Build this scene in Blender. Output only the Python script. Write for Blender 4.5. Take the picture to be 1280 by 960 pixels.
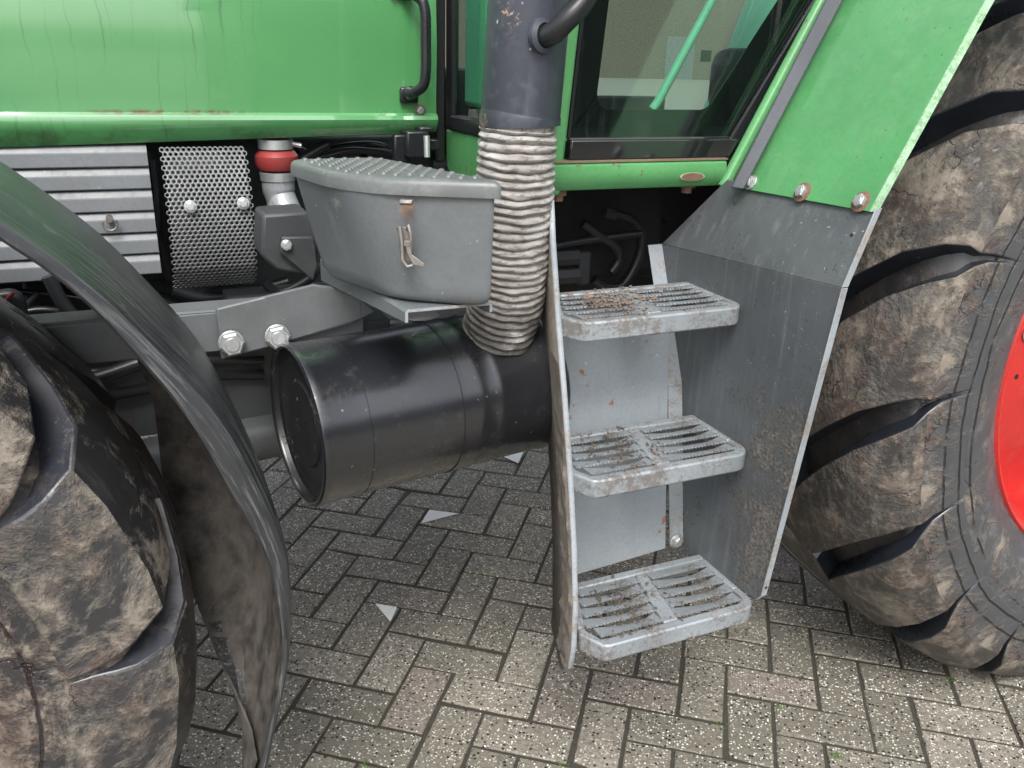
import bpy, bmesh, math, random
import numpy as np
from mathutils import Vector, Matrix, noise as mnoise
for o in list(bpy.data.objects): bpy.data.objects.remove(o)
random.seed(7)
sc = bpy.context.scene
col = sc.collection
R_ = math.radians

# ------------------------------------------------------------------ camera
CAM_R = np.array([[0.9152, -0.4021, 0.0285], [-0.118, -0.3346, -0.9349], [0.3854, 0.8523, -0.3537]])  # rows: right, down, forward
CAM_H = 1.378
FPX = 1074.0            # focal length in pixels of a 1280 px wide frame
cd = bpy.data.cameras.new('camera'); cam = bpy.data.objects.new('camera', cd); col.objects.link(cam)
m = Matrix((( CAM_R[0][0], -CAM_R[1][0], -CAM_R[2][0], 0),
            ( CAM_R[0][1], -CAM_R[1][1], -CAM_R[2][1], 0),
            ( CAM_R[0][2], -CAM_R[1][2], -CAM_R[2][2], CAM_H), (0, 0, 0, 1)))
cam.matrix_world = m
cd.sensor_width = 36.0; cd.lens = 36.0 * FPX / 1280.0
cd.clip_start = 0.02; cd.clip_end = 500
sc.camera = cam

# ------------------------------------------------------------------ sky, sun, exposure
SUN_EL, SUN_AZ = R_(52), R_(205)     # azimuth clockwise from +Y: behind the camera, a little to the left
w = bpy.data.worlds.new('World'); sc.world = w; w.use_nodes = True
nt = w.node_tree; nt.nodes.clear()
sky = nt.nodes.new('ShaderNodeTexSky'); sky.sky_type = 'NISHITA'; sky.sun_disc = False
sky.sun_elevation = SUN_EL; sky.sun_rotation = SUN_AZ
sky.air_density = 1.0; sky.dust_density = 4.0; sky.ozone_density = 1.0
hs = nt.nodes.new('ShaderNodeHueSaturation'); hs.inputs['Saturation'].default_value = 0.34
bg = nt.nodes.new('ShaderNodeBackground'); bg.inputs['Strength'].default_value = 0.15
wo = nt.nodes.new('ShaderNodeOutputWorld')
nt.links.new(sky.outputs[0], hs.inputs['Color']); nt.links.new(hs.outputs[0], bg.inputs[0]); nt.links.new(bg.outputs[0], wo.inputs[0])
sd = bpy.data.lights.new('sun', 'SUN'); so = bpy.data.objects.new('sun', sd); col.objects.link(so)
sd.energy = 1.4; sd.angle = R_(22); sd.color = (1.0, 0.97, 0.92)
sdir = Vector((math.sin(SUN_AZ)*math.cos(SUN_EL), math.cos(SUN_AZ)*math.cos(SUN_EL), math.sin(SUN_EL)))
so.rotation_euler = sdir.to_track_quat('Z', 'Y').to_euler(); so.location = (0, -3, 6)
sc.view_settings.view_transform = 'Standard'; sc.view_settings.look = 'None'
sc.view_settings.gamma = 1.0; sc.view_settings.exposure = 1.05; sc.view_settings.use_curve_mapping = False
sc.cycles.max_bounces = 8; sc.cycles.transparent_max_bounces = 12
sc.cycles.use_denoising = True

def at(x, y, X=None, Y=None, Z=None):
    """point of the real plane X=, Y= or Z= that lies under pixel (x, y) of the 1280x960 photograph"""
    d = CAM_R.T @ np.array([(x-640)/FPX, (y-480)/FPX, 1.0])
    if X is not None: t = X/d[0]
    elif Y is not None: t = Y/d[1]
    else: t = (Z-CAM_H)/d[2]
    return Vector((d[0]*t, d[1]*t, CAM_H+d[2]*t))
def to_px(p):
    c = CAM_R @ (np.array(p) - np.array([0, 0, CAM_H]))
    return 640+FPX*c[0]/c[2], 480+FPX*c[1]/c[2], c[2]

# ------------------------------------------------------------------ materials
class NT:
    def __init__(s, name):
        s.m = bpy.data.materials.new(name); s.m.use_nodes = True
        s.t = s.m.node_tree; s.t.nodes.clear()
        s.out = s.n('ShaderNodeOutputMaterial'); s.b = s.n('ShaderNodeBsdfPrincipled')
        s.t.links.new(s.b.outputs[0], s.out.inputs[0])
        s.tc = s.n('ShaderNodeTexCoord'); s.co = s.tc.outputs['Object']
    def n(s, k): return s.t.nodes.new(k)
    def set(s, sock, v):
        if isinstance(v, bpy.types.NodeSocket): s.t.links.new(v, sock)
        elif isinstance(v, (tuple, list)) and sock.type == 'RGBA' and len(v) == 3: sock.default_value = (*v, 1)
        else: sock.default_value = v
    def math(s, op, a, b=0.0, c=None, clamp=False):
        n = s.n('ShaderNodeMath'); n.operation = op; n.use_clamp = clamp
        s.set(n.inputs[0], a); s.set(n.inputs[1], b)
        if c is not None: s.set(n.inputs[2], c)
        return n.outputs[0]
    def mapping(s, v, scale=(1, 1, 1), loc=(0, 0, 0), rot=(0, 0, 0)):
        n = s.n('ShaderNodeMapping'); s.set(n.inputs['Vector'], v)
        n.inputs['Scale'].default_value = scale; n.inputs['Location'].default_value = loc; n.inputs['Rotation'].default_value = rot
        return n.outputs[0]
    def noise(s, scale, v=None, detail=4, rough=0.6, dist=0.0, colr=False):
        n = s.n('ShaderNodeTexNoise'); s.set(n.inputs['Vector'], v if v is not None else s.co)
        n.inputs['Scale'].default_value = scale; n.inputs['Detail'].default_value = detail
        n.inputs['Roughness'].default_value = rough; n.inputs['Distortion'].default_value = dist
        return n.outputs['Color' if colr else 'Fac']
    def vor(s, scale, v=None, feature='F1', out='Distance', rand=1.0):
        n = s.n('ShaderNodeTexVoronoi'); n.feature = feature; s.set(n.inputs['Vector'], v if v is not None else s.co)
        n.inputs['Scale'].default_value = scale; n.inputs['Randomness'].default_value = rand
        return n.outputs[out]
    def ramp(s, v, lo, hi, a=0.0, b=1.0):
        n = s.n('ShaderNodeMapRange'); n.interpolation_type = 'SMOOTHSTEP'
        s.set(n.inputs[0], v); n.inputs[1].default_value = lo; n.inputs[2].default_value = hi
        n.inputs[3].default_value = a; n.inputs[4].default_value = b
        return n.outputs[0]
    def mix(s, f, a, b, mode='MIX'):
        n = s.n('ShaderNodeMix'); n.data_type = 'RGBA'; n.blend_type = mode
        s.set(n.inputs[0], f); s.set(n.inputs[6], a); s.set(n.inputs[7], b)
        return n.outputs[2]
    def sep(s, v=None):
        n = s.n('ShaderNodeSeparateXYZ'); s.set(n.inputs[0], v if v is not None else s.co); return n.outputs
    def bump(s, h, strength=0.3, dist=0.002, normal=None):
        n = s.n('ShaderNodeBump'); n.inputs['Strength'].default_value = strength; n.inputs['Distance'].default_value = dist
        s.set(n.inputs['Height'], h)
        if normal is not None: s.set(n.inputs['Normal'], normal)
        return n.outputs[0]
    def rnd(s): return s.n('ShaderNodeObjectInfo').outputs['Random']
    def offset_co(s):
        """object coordinates shifted by the object's random number, for shared meshes"""
        n = s.n('ShaderNodeVectorMath'); n.operation = 'ADD'; s.set(n.inputs[0], s.co)
        c = s.n('ShaderNodeCombineXYZ'); r = s.math('MULTIPLY', s.rnd(), 37.0)
        s.set(c.inputs[0], r); s.set(c.inputs[1], s.math('MULTIPLY', r, 1.7)); s.set(c.inputs[2], s.math('MULTIPLY', r, -2.3))
        s.set(n.inputs[1], c.outputs[0]); s.co = n.outputs[0]; return s
    def fin(s, color=None, rough=None, metal=None, coat=None, coat_rough=0.1, spec=None, normal=None):
        if color is not None: s.set(s.b.inputs['Base Color'], color)
        if rough is not None: s.set(s.b.inputs['Roughness'], rough)
        if metal is not None: s.set(s.b.inputs['Metallic'], metal)
        if coat is not None: s.set(s.b.inputs['Coat Weight'], coat); s.b.inputs['Coat Roughness'].default_value = coat_rough
        if spec is not None: s.set(s.b.inputs['Specular IOR Level'], spec)
        if normal is not None: s.set(s.b.inputs['Normal'], normal)
        return s.m

def paint(name, base, rough=0.4, metal=0.0, coat=0.0, var=0.15, dirt=None, dirt_amt=0.5, dirt_scale=9, dirt_lo=.5, dirt_hi=.7,
          streak=0.0, streak_col=(.03, .035, .03), speck=0.0, speck_col=(.7, .72, .7), speck_scale=120, chip=0.0, chip_col=(.13, .06, .03),
          chip_scale=45, bump=.15, rnd=False, coat_rough=.08, streak_axis=2):
    s = NT(name)
    if rnd: s.offset_co()
    c = s.mix(s.ramp(s.noise(6, detail=5), .3, .7), tuple(v*(1-var) for v in base), tuple(min(1, v*(1+var)) for v in base))
    fine = s.noise(160, detail=3)
    c = s.mix(s.ramp(fine, .35, .75, 0, .35), c, tuple(v*.7 for v in base))
    rgh = s.math('ADD', rough, s.math('MULTIPLY', s.math('SUBTRACT', s.noise(14, detail=6), .5), .35), clamp=True)
    hgt = s.math('MULTIPLY', fine, .25)
    if streak > 0:
        sx = [70, 70, 70]; sx[streak_axis] = 2.2
        st = s.noise(1.0, s.mapping(s.co, tuple(sx)), detail=5, rough=.7)
        f = s.math('MULTIPLY', s.ramp(st, .56, .72), s.math('MULTIPLY', s.ramp(s.noise(4), .42, .65), streak))
        c = s.mix(f, c, streak_col); rgh = s.math('ADD', rgh, s.math('MULTIPLY', f, .2), clamp=True)
    if dirt is not None:
        dm = s.ramp(s.math('ADD', s.math('MULTIPLY', s.noise(dirt_scale, detail=8, rough=.7), .7), s.math('MULTIPLY', s.noise(dirt_scale*8, detail=5, rough=.7), .3)), dirt_lo, dirt_hi, 0, dirt_amt)
        dc = s.mix(s.noise(60), tuple(v*.55 for v in dirt), tuple(v*1.35 for v in dirt))
        c = s.mix(dm, c, dc); rgh = s.math('ADD', rgh, s.math('MULTIPLY', dm, .5), clamp=True)
        hgt = s.math('ADD', hgt, s.math('MULTIPLY', dm, .8))
        if metal: metal = s.math('MULTIPLY', s.math('SUBTRACT', 1.0, dm, clamp=True), metal)
    if chip > 0:
        v = s.noise(chip_scale, detail=6, rough=.75)
        f = s.math('MULTIPLY', s.ramp(v, .66-.06*chip, .69-.06*chip), s.ramp(s.noise(5), .5, .6))
        c = s.mix(f, c, chip_col); rgh = s.math('ADD', rgh, s.math('MULTIPLY', f, .4), clamp=True)
        hgt = s.math('SUBTRACT', hgt, f)
    if speck > 0:
        wv = s.n('ShaderNodeVectorMath'); wv.operation = 'MULTIPLY_ADD'; s.set(wv.inputs[0], s.noise(speck_scale*1.3, detail=2, colr=True)); wv.inputs[1].default_value = (.9/speck_scale,)*3; s.set(wv.inputs[2], s.co)
        d = s.vor(speck_scale, wv.outputs[0]); rc = s.sep(s.vor(speck_scale, wv.outputs[0], out='Color'))
        d = s.math('ADD', d, s.math('MULTIPLY', rc[1], .22))
        f = s.math('MULTIPLY', s.math('MULTIPLY', s.ramp(d, .30, .16), s.math('GREATER_THAN', rc[0], 1-.06*speck)), s.math('ADD', .25, s.math('MULTIPLY', rc[2], .6)))
        c = s.mix(f, c, speck_col); hgt = s.math('ADD', hgt, s.math('MULTIPLY', f, .6))
    return s.fin(c, rgh, metal, coat, coat_rough, normal=s.bump(hgt, bump, .0012))

GREEN = (.078, .268, .088)
M = {}
def hood_mat():
    s = NT('wet_green_hood_paint')
    c = s.mix(s.ramp(s.noise(3, detail=5), .3, .7), (.064, .235, .080), (.078, .262, .094))
    x, y, z = s.sep()
    # rain runs: thin wandering vertical lines
    wx = s.math('ADD', x, s.math('MULTIPLY', s.math('SUBTRACT', s.noise(9, detail=3), .5), .035))
    cb = s.n('ShaderNodeCombineXYZ'); s.set(cb.inputs[0], s.math('MULTIPLY', wx, 105)); s.set(cb.inputs[2], s.math('MULTIPLY', z, 1.5))
    run = s.math('MULTIPLY', s.ramp(s.noise(1.0, cb.outputs[0], detail=2), .58, .68), s.ramp(s.noise(5, s.mapping(s.co, (1, 1, .5), (3, 0, 0))), .42, .56))
    run = s.math('MULTIPLY', run, s.ramp(x, .38, .10))
    c = s.mix(s.math('MULTIPLY', run, .62), c, (.025, .085, .035))
    # rust and grime caught on the ledge and the lower edge
    led = s.math('MULTIPLY', s.ramp(s.math('ABSOLUTE', s.math('SUBTRACT', z, 1.2735)), .006, .001), s.math('MULTIPLY', s.ramp(x, -.08, .02), s.ramp(x, .26, .15)))
    c = s.mix(s.math('MULTIPLY', led, s.ramp(s.noise(60, detail=6, rough=.75), .42, .56)), c, (.10, .055, .03))
    low = s.math('MULTIPLY', s.ramp(z, 1.262, 1.238), s.ramp(s.noise(14, detail=7, rough=.7), .42, .68))
    c = s.mix(s.math('MULTIPLY', low, .75), c, (.04, .075, .035))
    wv = s.n('ShaderNodeVectorMath'); wv.operation = 'MULTIPLY_ADD'; s.set(wv.inputs[0], s.noise(90, detail=2, colr=True)); wv.inputs[1].default_value = (.012, .012, .02); s.set(wv.inputs[2], s.co)
    d = s.vor(55, wv.outputs[0]); rc = s.sep(s.vor(55, wv.outputs[0], out='Color'))
    f = s.math('MULTIPLY', s.ramp(d, .17, .08), s.math('GREATER_THAN', rc[0], .93))
    c = s.mix(s.math('MULTIPLY', f, rc[1]), c, (.42, .60, .42))
    fine = s.noise(240, detail=3)
    return s.fin(c, s.math('ADD', .22, s.math('MULTIPLY', s.noise(7, detail=6), .16)), 0, 1.0, .05, normal=s.bump(s.math('ADD', s.math('MULTIPLY', s.noise(5, detail=2), 2.5), s.math('ADD', s.math('MULTIPLY', fine, .12), s.math('MULTIPLY', f, .5))), .12, .0015))
M['green'] = hood_mat()
M['green'].node_tree.nodes['Principled BSDF'].inputs['Coat IOR'].default_value = 1.85
M['green_fender'] = paint('green_fender_paint', (.070, .262, .092), .36, coat=.5, var=.12, dirt=(.12, .30, .14), dirt_amt=.6, dirt_scale=4, dirt_lo=.45, dirt_hi=.7, speck=3.0, speck_col=(.03, .09, .035), speck_scale=110, chip=.6, bump=.12, coat_rough=.2)
M['green_edge'] = paint('green_scuffed_edge', (.28, .45, .29), .5, var=.2, dirt=(.10, .20, .09), dirt_amt=.7, dirt_scale=60, dirt_lo=.45, dirt_hi=.6)
M['green_cab'] = paint('green_cab_paint', (.085, .28, .10), .34, coat=.3, var=.12, dirt=(.16, .15, .08), dirt_amt=.55, dirt_scale=14, dirt_lo=.55, dirt_hi=.75, chip=.8, bump=.12)
M['inner_green'] = paint('pale_green_inner_paint', (.20, .46, .34), .45, var=.06)
M['grey_box'] = paint('dark_grey_box_paint', (.125, .138, .145), .42, var=.10, dirt=(.26, .25, .21), dirt_amt=.30, dirt_scale=5, dirt_lo=.52, dirt_hi=.75, speck=1.0, speck_col=(.42, .44, .44), speck_scale=130, chip=.5, chip_col=(.25, .14, .08), chip_scale=30)
def box_mat():
    m_ = M['grey_box']; t = m_.node_tree; b_ = t.nodes['Principled BSDF']; lk = b_.inputs['Base Color'].links[0].from_socket
    s = NT.__new__(NT); s.m = m_; s.t = t; s.co = [n for n in t.nodes if n.type == 'TEX_COORD'][0].outputs['Object']
    v = s.n('ShaderNodeVectorMath'); v.operation = 'DISTANCE'; s.set(v.inputs[0], s.mapping(s.co, (1, 1, 1))); v.inputs[1].default_value = HOOK_SPOT
    d = s.math('ADD', v.outputs['Value'], s.math('MULTIPLY', s.math('SUBTRACT', s.noise(70, detail=6, rough=.7), .5), .05))
    c = s.mix(s.math('MULTIPLY', s.ramp(d, .016, .006), .8), lk, (.30, .165, .10))
    v2 = s.n('ShaderNodeVectorMath'); v2.operation = 'DISTANCE'; s.set(v2.inputs[0], s.mapping(s.co, (1, 1, 2.2))); v2.inputs[1].default_value = (SCRAPE[0], SCRAPE[1], SCRAPE[2]*2.2)
    d2 = s.math('ADD', v2.outputs['Value'], s.math('MULTIPLY', s.math('SUBTRACT', s.noise(45, detail=6, rough=.75), .5), .10))
    c = s.mix(s.math('MULTIPLY', s.ramp(d2, .026, .010), .7), c, (.33, .31, .25))
    t.links.new(c, b_.inputs['Base Color'])
HOOK_SPOT = (.333, 1.090, 1.192); SCRAPE = (.240, 1.19, 1.185)
box_mat()
M['lid'] = paint('grey_lid_paint', (.105, .115, .115), .40, var=.12, dirt=(.20, .21, .19), dirt_amt=.45, dirt_scale=12, speck=1.4, speck_col=(.5, .52, .5), speck_scale=110, bump=.2)
M['grey'] = paint('grey_chassis_paint', (.115, .125, .13), .45, var=.15, dirt=(.17, .15, .12), dirt_amt=.5, dirt_scale=10, streak=.5, streak_col=(.06, .055, .045), speck=1.0, speck_col=(.4, .4, .38), speck_scale=120)
M['grey_dark'] = paint('dark_chassis_paint', (.035, .038, .042), .55, var=.2, dirt=(.07, .065, .055), dirt_amt=.6, dirt_scale=8)
M['panel'] = paint('grey_louvre_paint', (.165, .178, .188), .38, var=.10, dirt=(.12, .12, .115), dirt_amt=.5, dirt_scale=8, speck=.6, speck_scale=110)
M['zinc'] = paint('zinc_plating', (.50, .52, .52), .42, metal=.75, var=.15, dirt=(.30, .28, .25), dirt_amt=.6, dirt_scale=60)
M['rusty_bolt'] = paint('rusty_bolt', (.34, .33, .30), .5, metal=.5, var=.2, dirt=(.17, .075, .035), dirt_amt=.9, dirt_scale=70, dirt_lo=.45, dirt_hi=.6)
M['galv'] = paint('grey_step_paint', (.27, .298, .318), .36, metal=.3, var=.16, dirt=(.115, .10, .088), dirt_amt=.85, dirt_scale=16, dirt_lo=.47, dirt_hi=.60, speck=1.6, speck_col=(.55, .57, .57), speck_scale=140, bump=.3)
M['back'] = paint('grey_back_plate', (.31, .345, .37), .40, metal=.2, var=.08, streak=.35, streak_col=(.15, .16, .16), speck=.8, speck_col=(.6, .62, .62), speck_scale=90, chip=.5, chip_col=(.30, .13, .07), chip_scale=18)
M['rail_mud'] = paint('mud_coated_rail', (.155, .135, .115), .85, var=.35, dirt=(.27, .24, .205), dirt_amt=.85, dirt_scale=38, dirt_lo=.46, dirt_hi=.6, bump=1.0)
M['rail'] = paint('pale_blue_grey_edge', (.26, .29, .315), .45, var=.15, dirt=(.22, .18, .14), dirt_amt=.8, dirt_scale=18, dirt_lo=.5, dirt_hi=.62)
M['muffler'] = paint('glossy_black_muffler', (.011, .012, .015), .24, metal=.10, coat=1.0, var=.2, dirt=(.045, .043, .041), dirt_amt=.55, dirt_scale=6, dirt_lo=.54, dirt_hi=.70, streak=.9, streak_col=(.004, .004, .005), speck=1.5, speck_col=(.2, .2, .19), speck_scale=110, bump=.22, coat_rough=.26)
M['muffler'].node_tree.nodes['Principled BSDF'].inputs['Coat IOR'].default_value = 1.6
M['muffler_cap'] = paint('sooty_end_cap', (.012, .012, .013), .42, var=.3, dirt=(.075, .072, .066), dirt_amt=.7, dirt_scale=18, dirt_lo=.56, dirt_hi=.68, speck=2, speck_col=(.3, .3, .28), speck_scale=90, bump=.6)
M['exhaust'] = paint('matt_black_exhaust', (.034, .039, .052), .42, var=.2, speck=1.6, speck_col=(.5, .5, .5), speck_scale=80, chip=1.3, dirt=(.10, .105, .12), dirt_amt=.5, dirt_scale=7, dirt_lo=.5, dirt_hi=.7, chip_col=(.40, .25, .15), chip_scale=22)
M['black'] = paint('black_plastic', (.012, .013, .015), .30, var=.15, speck=.6, speck_col=(.3, .3, .3))
M['black_dull'] = paint('dull_black', (.010, .0105, .012), .7, var=.3)
M['hose'] = paint('black_rubber_hose', (.020, .022, .025), .35, var=.2)
M['rubber_strip'] = paint('grey_rubber_strip', (.095, .10, .115), .6, var=.15, dirt=(.14, .13, .12), dirt_amt=.5, dirt_scale=30)
M['red_hose'] = paint('red_silicone', (.25, .032, .030), .45, var=.12, dirt=(.12, .06, .05), dirt_amt=.4, dirt_scale=25)
M['alu'] = paint('cast_aluminium', (.33, .35, .37), .42, metal=.4, var=.12, dirt=(.10, .10, .10), dirt_amt=.5, dirt_scale=20)
M['perf'] = paint('dull_steel_sheet', (.145, .15, .155), .46, metal=.4, var=.15, dirt=(.09, .09, .09), dirt_amt=.6, dirt_scale=12)
M['rim'] = paint('red_rim_paint', (.46, .020, .017), .36, coat=.3, var=.08, dirt=(.20, .08, .055), dirt_amt=.55, dirt_scale=7, dirt_lo=.52, dirt_hi=.75, bump=.08)
M['rust'] = paint('rusty_iron', (.15, .085, .055), .7, var=.3, dirt=(.24, .16, .11), dirt_amt=.6, dirt_scale=40)
M['latch'] = paint('weathered_latch_steel', (.22, .205, .19), .40, metal=.6, var=.2, dirt=(.075, .05, .035), dirt_amt=.7, dirt_scale=80)
M['fender'] = paint('scuffed_black_plastic', (.046, .048, .050), .40, var=.18, dirt=(.20, .205, .195), dirt_amt=.8, dirt_scale=9, dirt_lo=.46, dirt_hi=.66, streak=.9, streak_col=(.20, .20, .19), speck=.8, speck_scale=100, bump=.4)
def fender_mat():
    s = NT('weathered_black_fender_plastic')
    x, y, z = s.sep(); dx = s.math('ADD', x, .627); dz = s.math('SUBTRACT', z, .62)
    ang = s.math('ARCTAN2', dz, dx)
    cb = s.n('ShaderNodeCombineXYZ'); s.set(cb.inputs[0], s.math('MULTIPLY', ang, 5.0)); s.set(cb.inputs[1], s.math('MULTIPLY', y, 150)); s.set(cb.inputs[2], s.math('MULTIPLY', s.math('SQRT', s.math('ADD', s.math('MULTIPLY', dx, dx), s.math('MULTIPLY', dz, dz))), 150))
    scr = s.noise(1.0, cb.outputs[0], detail=6, rough=.7)
    c = s.mix(s.ramp(s.noise(5, detail=4), .3, .7), (.020, .021, .023), (.036, .038, .041))
    wear = s.math('ADD', .30, s.math('MULTIPLY', s.ramp(ang, 1.0, .2), .6))        # the tail is the most weathered
    f = s.math('MULTIPLY', s.ramp(scr, .47, .66), s.math('MULTIPLY', wear, .6))
    c = s.mix(f, c, (.19, .195, .188))
    c = s.mix(s.math('MULTIPLY', s.ramp(s.noise(24, detail=7, rough=.7), .58, .70), .35), c, (.17, .16, .14))
    return s.fin(c, s.math('ADD', .34, s.math('MULTIPLY', f, .35)), spec=.5, normal=s.bump(s.math('ADD', s.math('MULTIPLY', scr, .5), s.math('MULTIPLY', s.noise(150), .4)), .3, .0015))
M['fender'] = fender_mat()
M['fender_in'] = paint('muddy_fender_underside', (.018, .016, .015), .5, var=.3, streak=.8, streak_col=(.012, .011, .010), dirt=(.115, .102, .088), dirt_amt=.85, dirt_scale=3.5, dirt_lo=.36, dirt_hi=.66, bump=.7)
M['mud'] = paint('dried_mud', (.17, .125, .085), .9, var=.3, dirt=(.26, .20, .15), dirt_amt=.6, dirt_scale=50, bump=.9)
M['leaf_mud'] = paint('brown_leaf_litter', (.15, .105, .08), .85, var=.4, rnd=False, bump=.8)
M['primer'] = paint('pale_primer', (.38, .40, .26), .6)
M['moss'] = paint('green_moss', (.08, .14, .03), .8, var=.4)
M['wet_mud'] = paint('dark_wet_mud', (.085, .065, .05), .6, var=.4, bump=.8)
M['chalk'] = paint('white_road_paint', (.80, .81, .79), .7, var=.08, dirt=(.25, .24, .21), dirt_amt=.7, dirt_scale=60, dirt_lo=.56, dirt_hi=.66)

def bellows_mat():
    s = NT('burnt_bellows_metal')
    c = s.mix(s.ramp(s.noise(9, detail=6), .35, .65), (.22, .21, .195), (.40, .385, .365))
    v = s.noise(1, s.mapping(s.co, (45, 45, 170)), detail=5)
    c = s.mix(s.ramp(v, .48, .66, 0, .85), c, (.13, .105, .09))
    c = s.mix(s.ramp(s.noise(120, detail=4), .60, .72, 0, .8), c, (.06, .045, .038))
    soot = s.ramp(s.sep()[2], .955, 1.03, .8, 0)     # grease and soot on the lowest turns, at the muffler's neck
    c = s.mix(s.math('MULTIPLY', soot, s.ramp(s.noise(20), .25, .55)), c, (.035, .033, .03))
    return s.fin(c, .72, .1, normal=s.bump(s.noise(220, detail=4), .6, .0015))
M['bellows'] = bellows_mat()

def plate_mat():
    """big splash plate: dark grey coat, mud sprayed in clusters"""
    s = NT('dark_grey_splash_plate')
    c = s.mix(s.ramp(s.noise(5, detail=5), .3, .7), (.072, .080, .086), (.104, .114, .120))
    st = s.noise(1, s.mapping(s.co, (60, 60, 3)), detail=6, rough=.7)
    c = s.mix(s.ramp(st, .5, .75, 0, .5), c, (.20, .21, .215))
    z = s.sep()[2]; y = s.sep()[1]
    zone = s.math('MULTIPLY', s.ramp(z, .98, .78), s.ramp(y, 1.16, 1.04))
    dn = s.math('ADD', s.math('MULTIPLY', s.noise(13, detail=8, rough=.75), .55), s.math('MULTIPLY', s.noise(130, detail=5, rough=.75), .45))
    dm = s.math('MULTIPLY', s.ramp(s.math('ADD', dn, s.math('MULTIPLY', zone, .13)), .565, .65), .85)
    c = s.mix(dm, c, s.mix(s.ramp(s.noise(170, detail=6, rough=.8), .38, .62), (.045, .041, .036), (.19, .175, .155)))
    f = s.math('MULTIPLY', s.ramp(s.noise(210, detail=2, rough=.4), .70, .76), s.ramp(s.noise(9), .48, .6))
    c = s.mix(f, c, (.40, .41, .40))
    h = s.math('ADD', s.math('MULTIPLY', dm, 1.0), s.math('MULTIPLY', s.noise(140), .2))
    return s.fin(c, s.math('ADD', .42, s.math('MULTIPLY', dm, .4), clamp=True), .1, normal=s.bump(s.math('ADD', h, s.math('MULTIPLY', dm, s.noise(170, detail=5, rough=.8))), .8, .003))
M['plate'] = plate_mat()

def rubber(name, clean, mud_lo, mud_hi, dust=(.21, .21, .20), rings=None, black_r=None, mud_r=None, wet=.45):
    s = NT(name)
    if rings is None: s.offset_co()
    base = s.mix(s.noise(12, detail=6), clean, tuple(v*2.2 for v in clean))
    st = s.noise(1, s.mapping(s.co, (14, 50, 14)), detail=6, rough=.7)
    base = s.mix(s.ramp(st, .5, .72, 0, .55), base, dust)
    n1 = s.noise(11, detail=9, rough=.68, dist=.6)
    n2 = s.noise(55, detail=6, rough=.7)
    nn = s.math('ADD', s.math('MULTIPLY', n1, .75), s.math('MULTIPLY', n2, .25))
    if rings is not None or mud_r is not None:
        x, y, z = s.sep(s.tc.outputs['Object']); r = s.math('SQRT', s.math('ADD', s.math('MULTIPLY', x, x), s.math('MULTIPLY', z, z)))
    if mud_r is not None: nn = s.math('ADD', nn, s.math('MULTIPLY', s.math('SUBTRACT', r, mud_r), 1.9, clamp=False))
    mm = s.ramp(nn, mud_lo, mud_hi)
    mc = s.mix(s.ramp(s.noise(8, detail=4), .35, .65), (.070, .050, .040), (.195, .170, .138))
    mc = s.mix(s.ramp(s.noise(5, detail=5), .55, .68, 0, .8), mc, (.095, .058, .045))
    mc = s.mix(s.ramp(n2, .45, .75, 0, .6), mc, (.255, .228, .190))
    wv = s.n('ShaderNodeVectorMath'); wv.operation = 'MULTIPLY_ADD'; s.set(wv.inputs[0], s.noise(14, detail=4, colr=True)); wv.inputs[1].default_value = (.09,)*3; s.set(wv.inputs[2], s.co)
    cr = s.vor(9, wv.outputs[0], 'DISTANCE_TO_EDGE')
    crack = s.math('MULTIPLY', s.ramp(cr, .016, .003), s.ramp(s.noise(6), .52, .62))
    c = s.mix(mm, base, mc); c = s.mix(s.math('MULTIPLY', crack, .85), c, (.02, .017, .015))
    h = s.math('ADD', s.math('MULTIPLY', mm, s.math('ADD', .6, s.math('MULTIPLY', n2, .8))), s.math('MULTIPLY', crack, -.8))
    if rings is not None:
        rw = s.math('ADD', r, s.math('MULTIPLY', s.noise(2.2, detail=6), .05))
        for rr in rings:
            g = s.math('MULTIPLY', s.ramp(s.math('ABSOLUTE', s.math('SUBTRACT', rw, rr)), .0035, .0012), s.ramp(s.noise(9), .38, .5))
            c = s.mix(g, c, (.012, .011, .01)); h = s.math('SUBTRACT', h, g)
    rg = s.math('ADD', wet, s.math('MULTIPLY', mm, .4), clamp=True)
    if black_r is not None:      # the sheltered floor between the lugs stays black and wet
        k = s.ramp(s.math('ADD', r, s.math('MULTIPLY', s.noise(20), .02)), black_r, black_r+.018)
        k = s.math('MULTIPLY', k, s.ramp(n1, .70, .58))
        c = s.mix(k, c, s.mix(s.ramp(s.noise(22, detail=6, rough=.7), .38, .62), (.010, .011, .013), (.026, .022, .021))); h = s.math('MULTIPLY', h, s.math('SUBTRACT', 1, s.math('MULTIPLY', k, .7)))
    return s.fin(c, rg, normal=s.bump(h, .8, .0045))
M['rear_tyre'] = rubber('rear_tyre_rubber', (.034, .036, .039), .50, .66, rings=(.685, .715, .752), black_r=.785)
M['rear_shoulder'] = rubber('rear_shoulder_rubber', (.034, .036, .039), .44, .60, rings=(.685, .715, .752), mud_r=.745)
M['lug_top'] = rubber('muddy_lug_face', (.022, .021, .020), .42, .59, wet=.38)
M['lug_side'] = paint('clean_black_lug_flank', (.016, .019, .025), .30, var=.3, dirt=(.05, .045, .04), dirt_amt=.5, dirt_scale=18, dirt_lo=.58, dirt_hi=.72, speck=.5, speck_col=(.3, .3, .3), rnd=True)
M['front_lug_top'] = rubber('dark_wet_lug_face', (.014, .014, .015), .50, .62, dust=(.06, .06, .06), wet=.28)
M['front_tyre'] = rubber('front_tyre_rubber', (.018, .018, .019), .45, .56, dust=(.08, .08, .08), rings=(.455,), black_r=.562, wet=.28)
M['front_shoulder'] = rubber('front_shoulder_rubber', (.020, .020, .021), .44, .60, dust=(.08, .08, .08), rings=(.48,), wet=.28)

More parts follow.
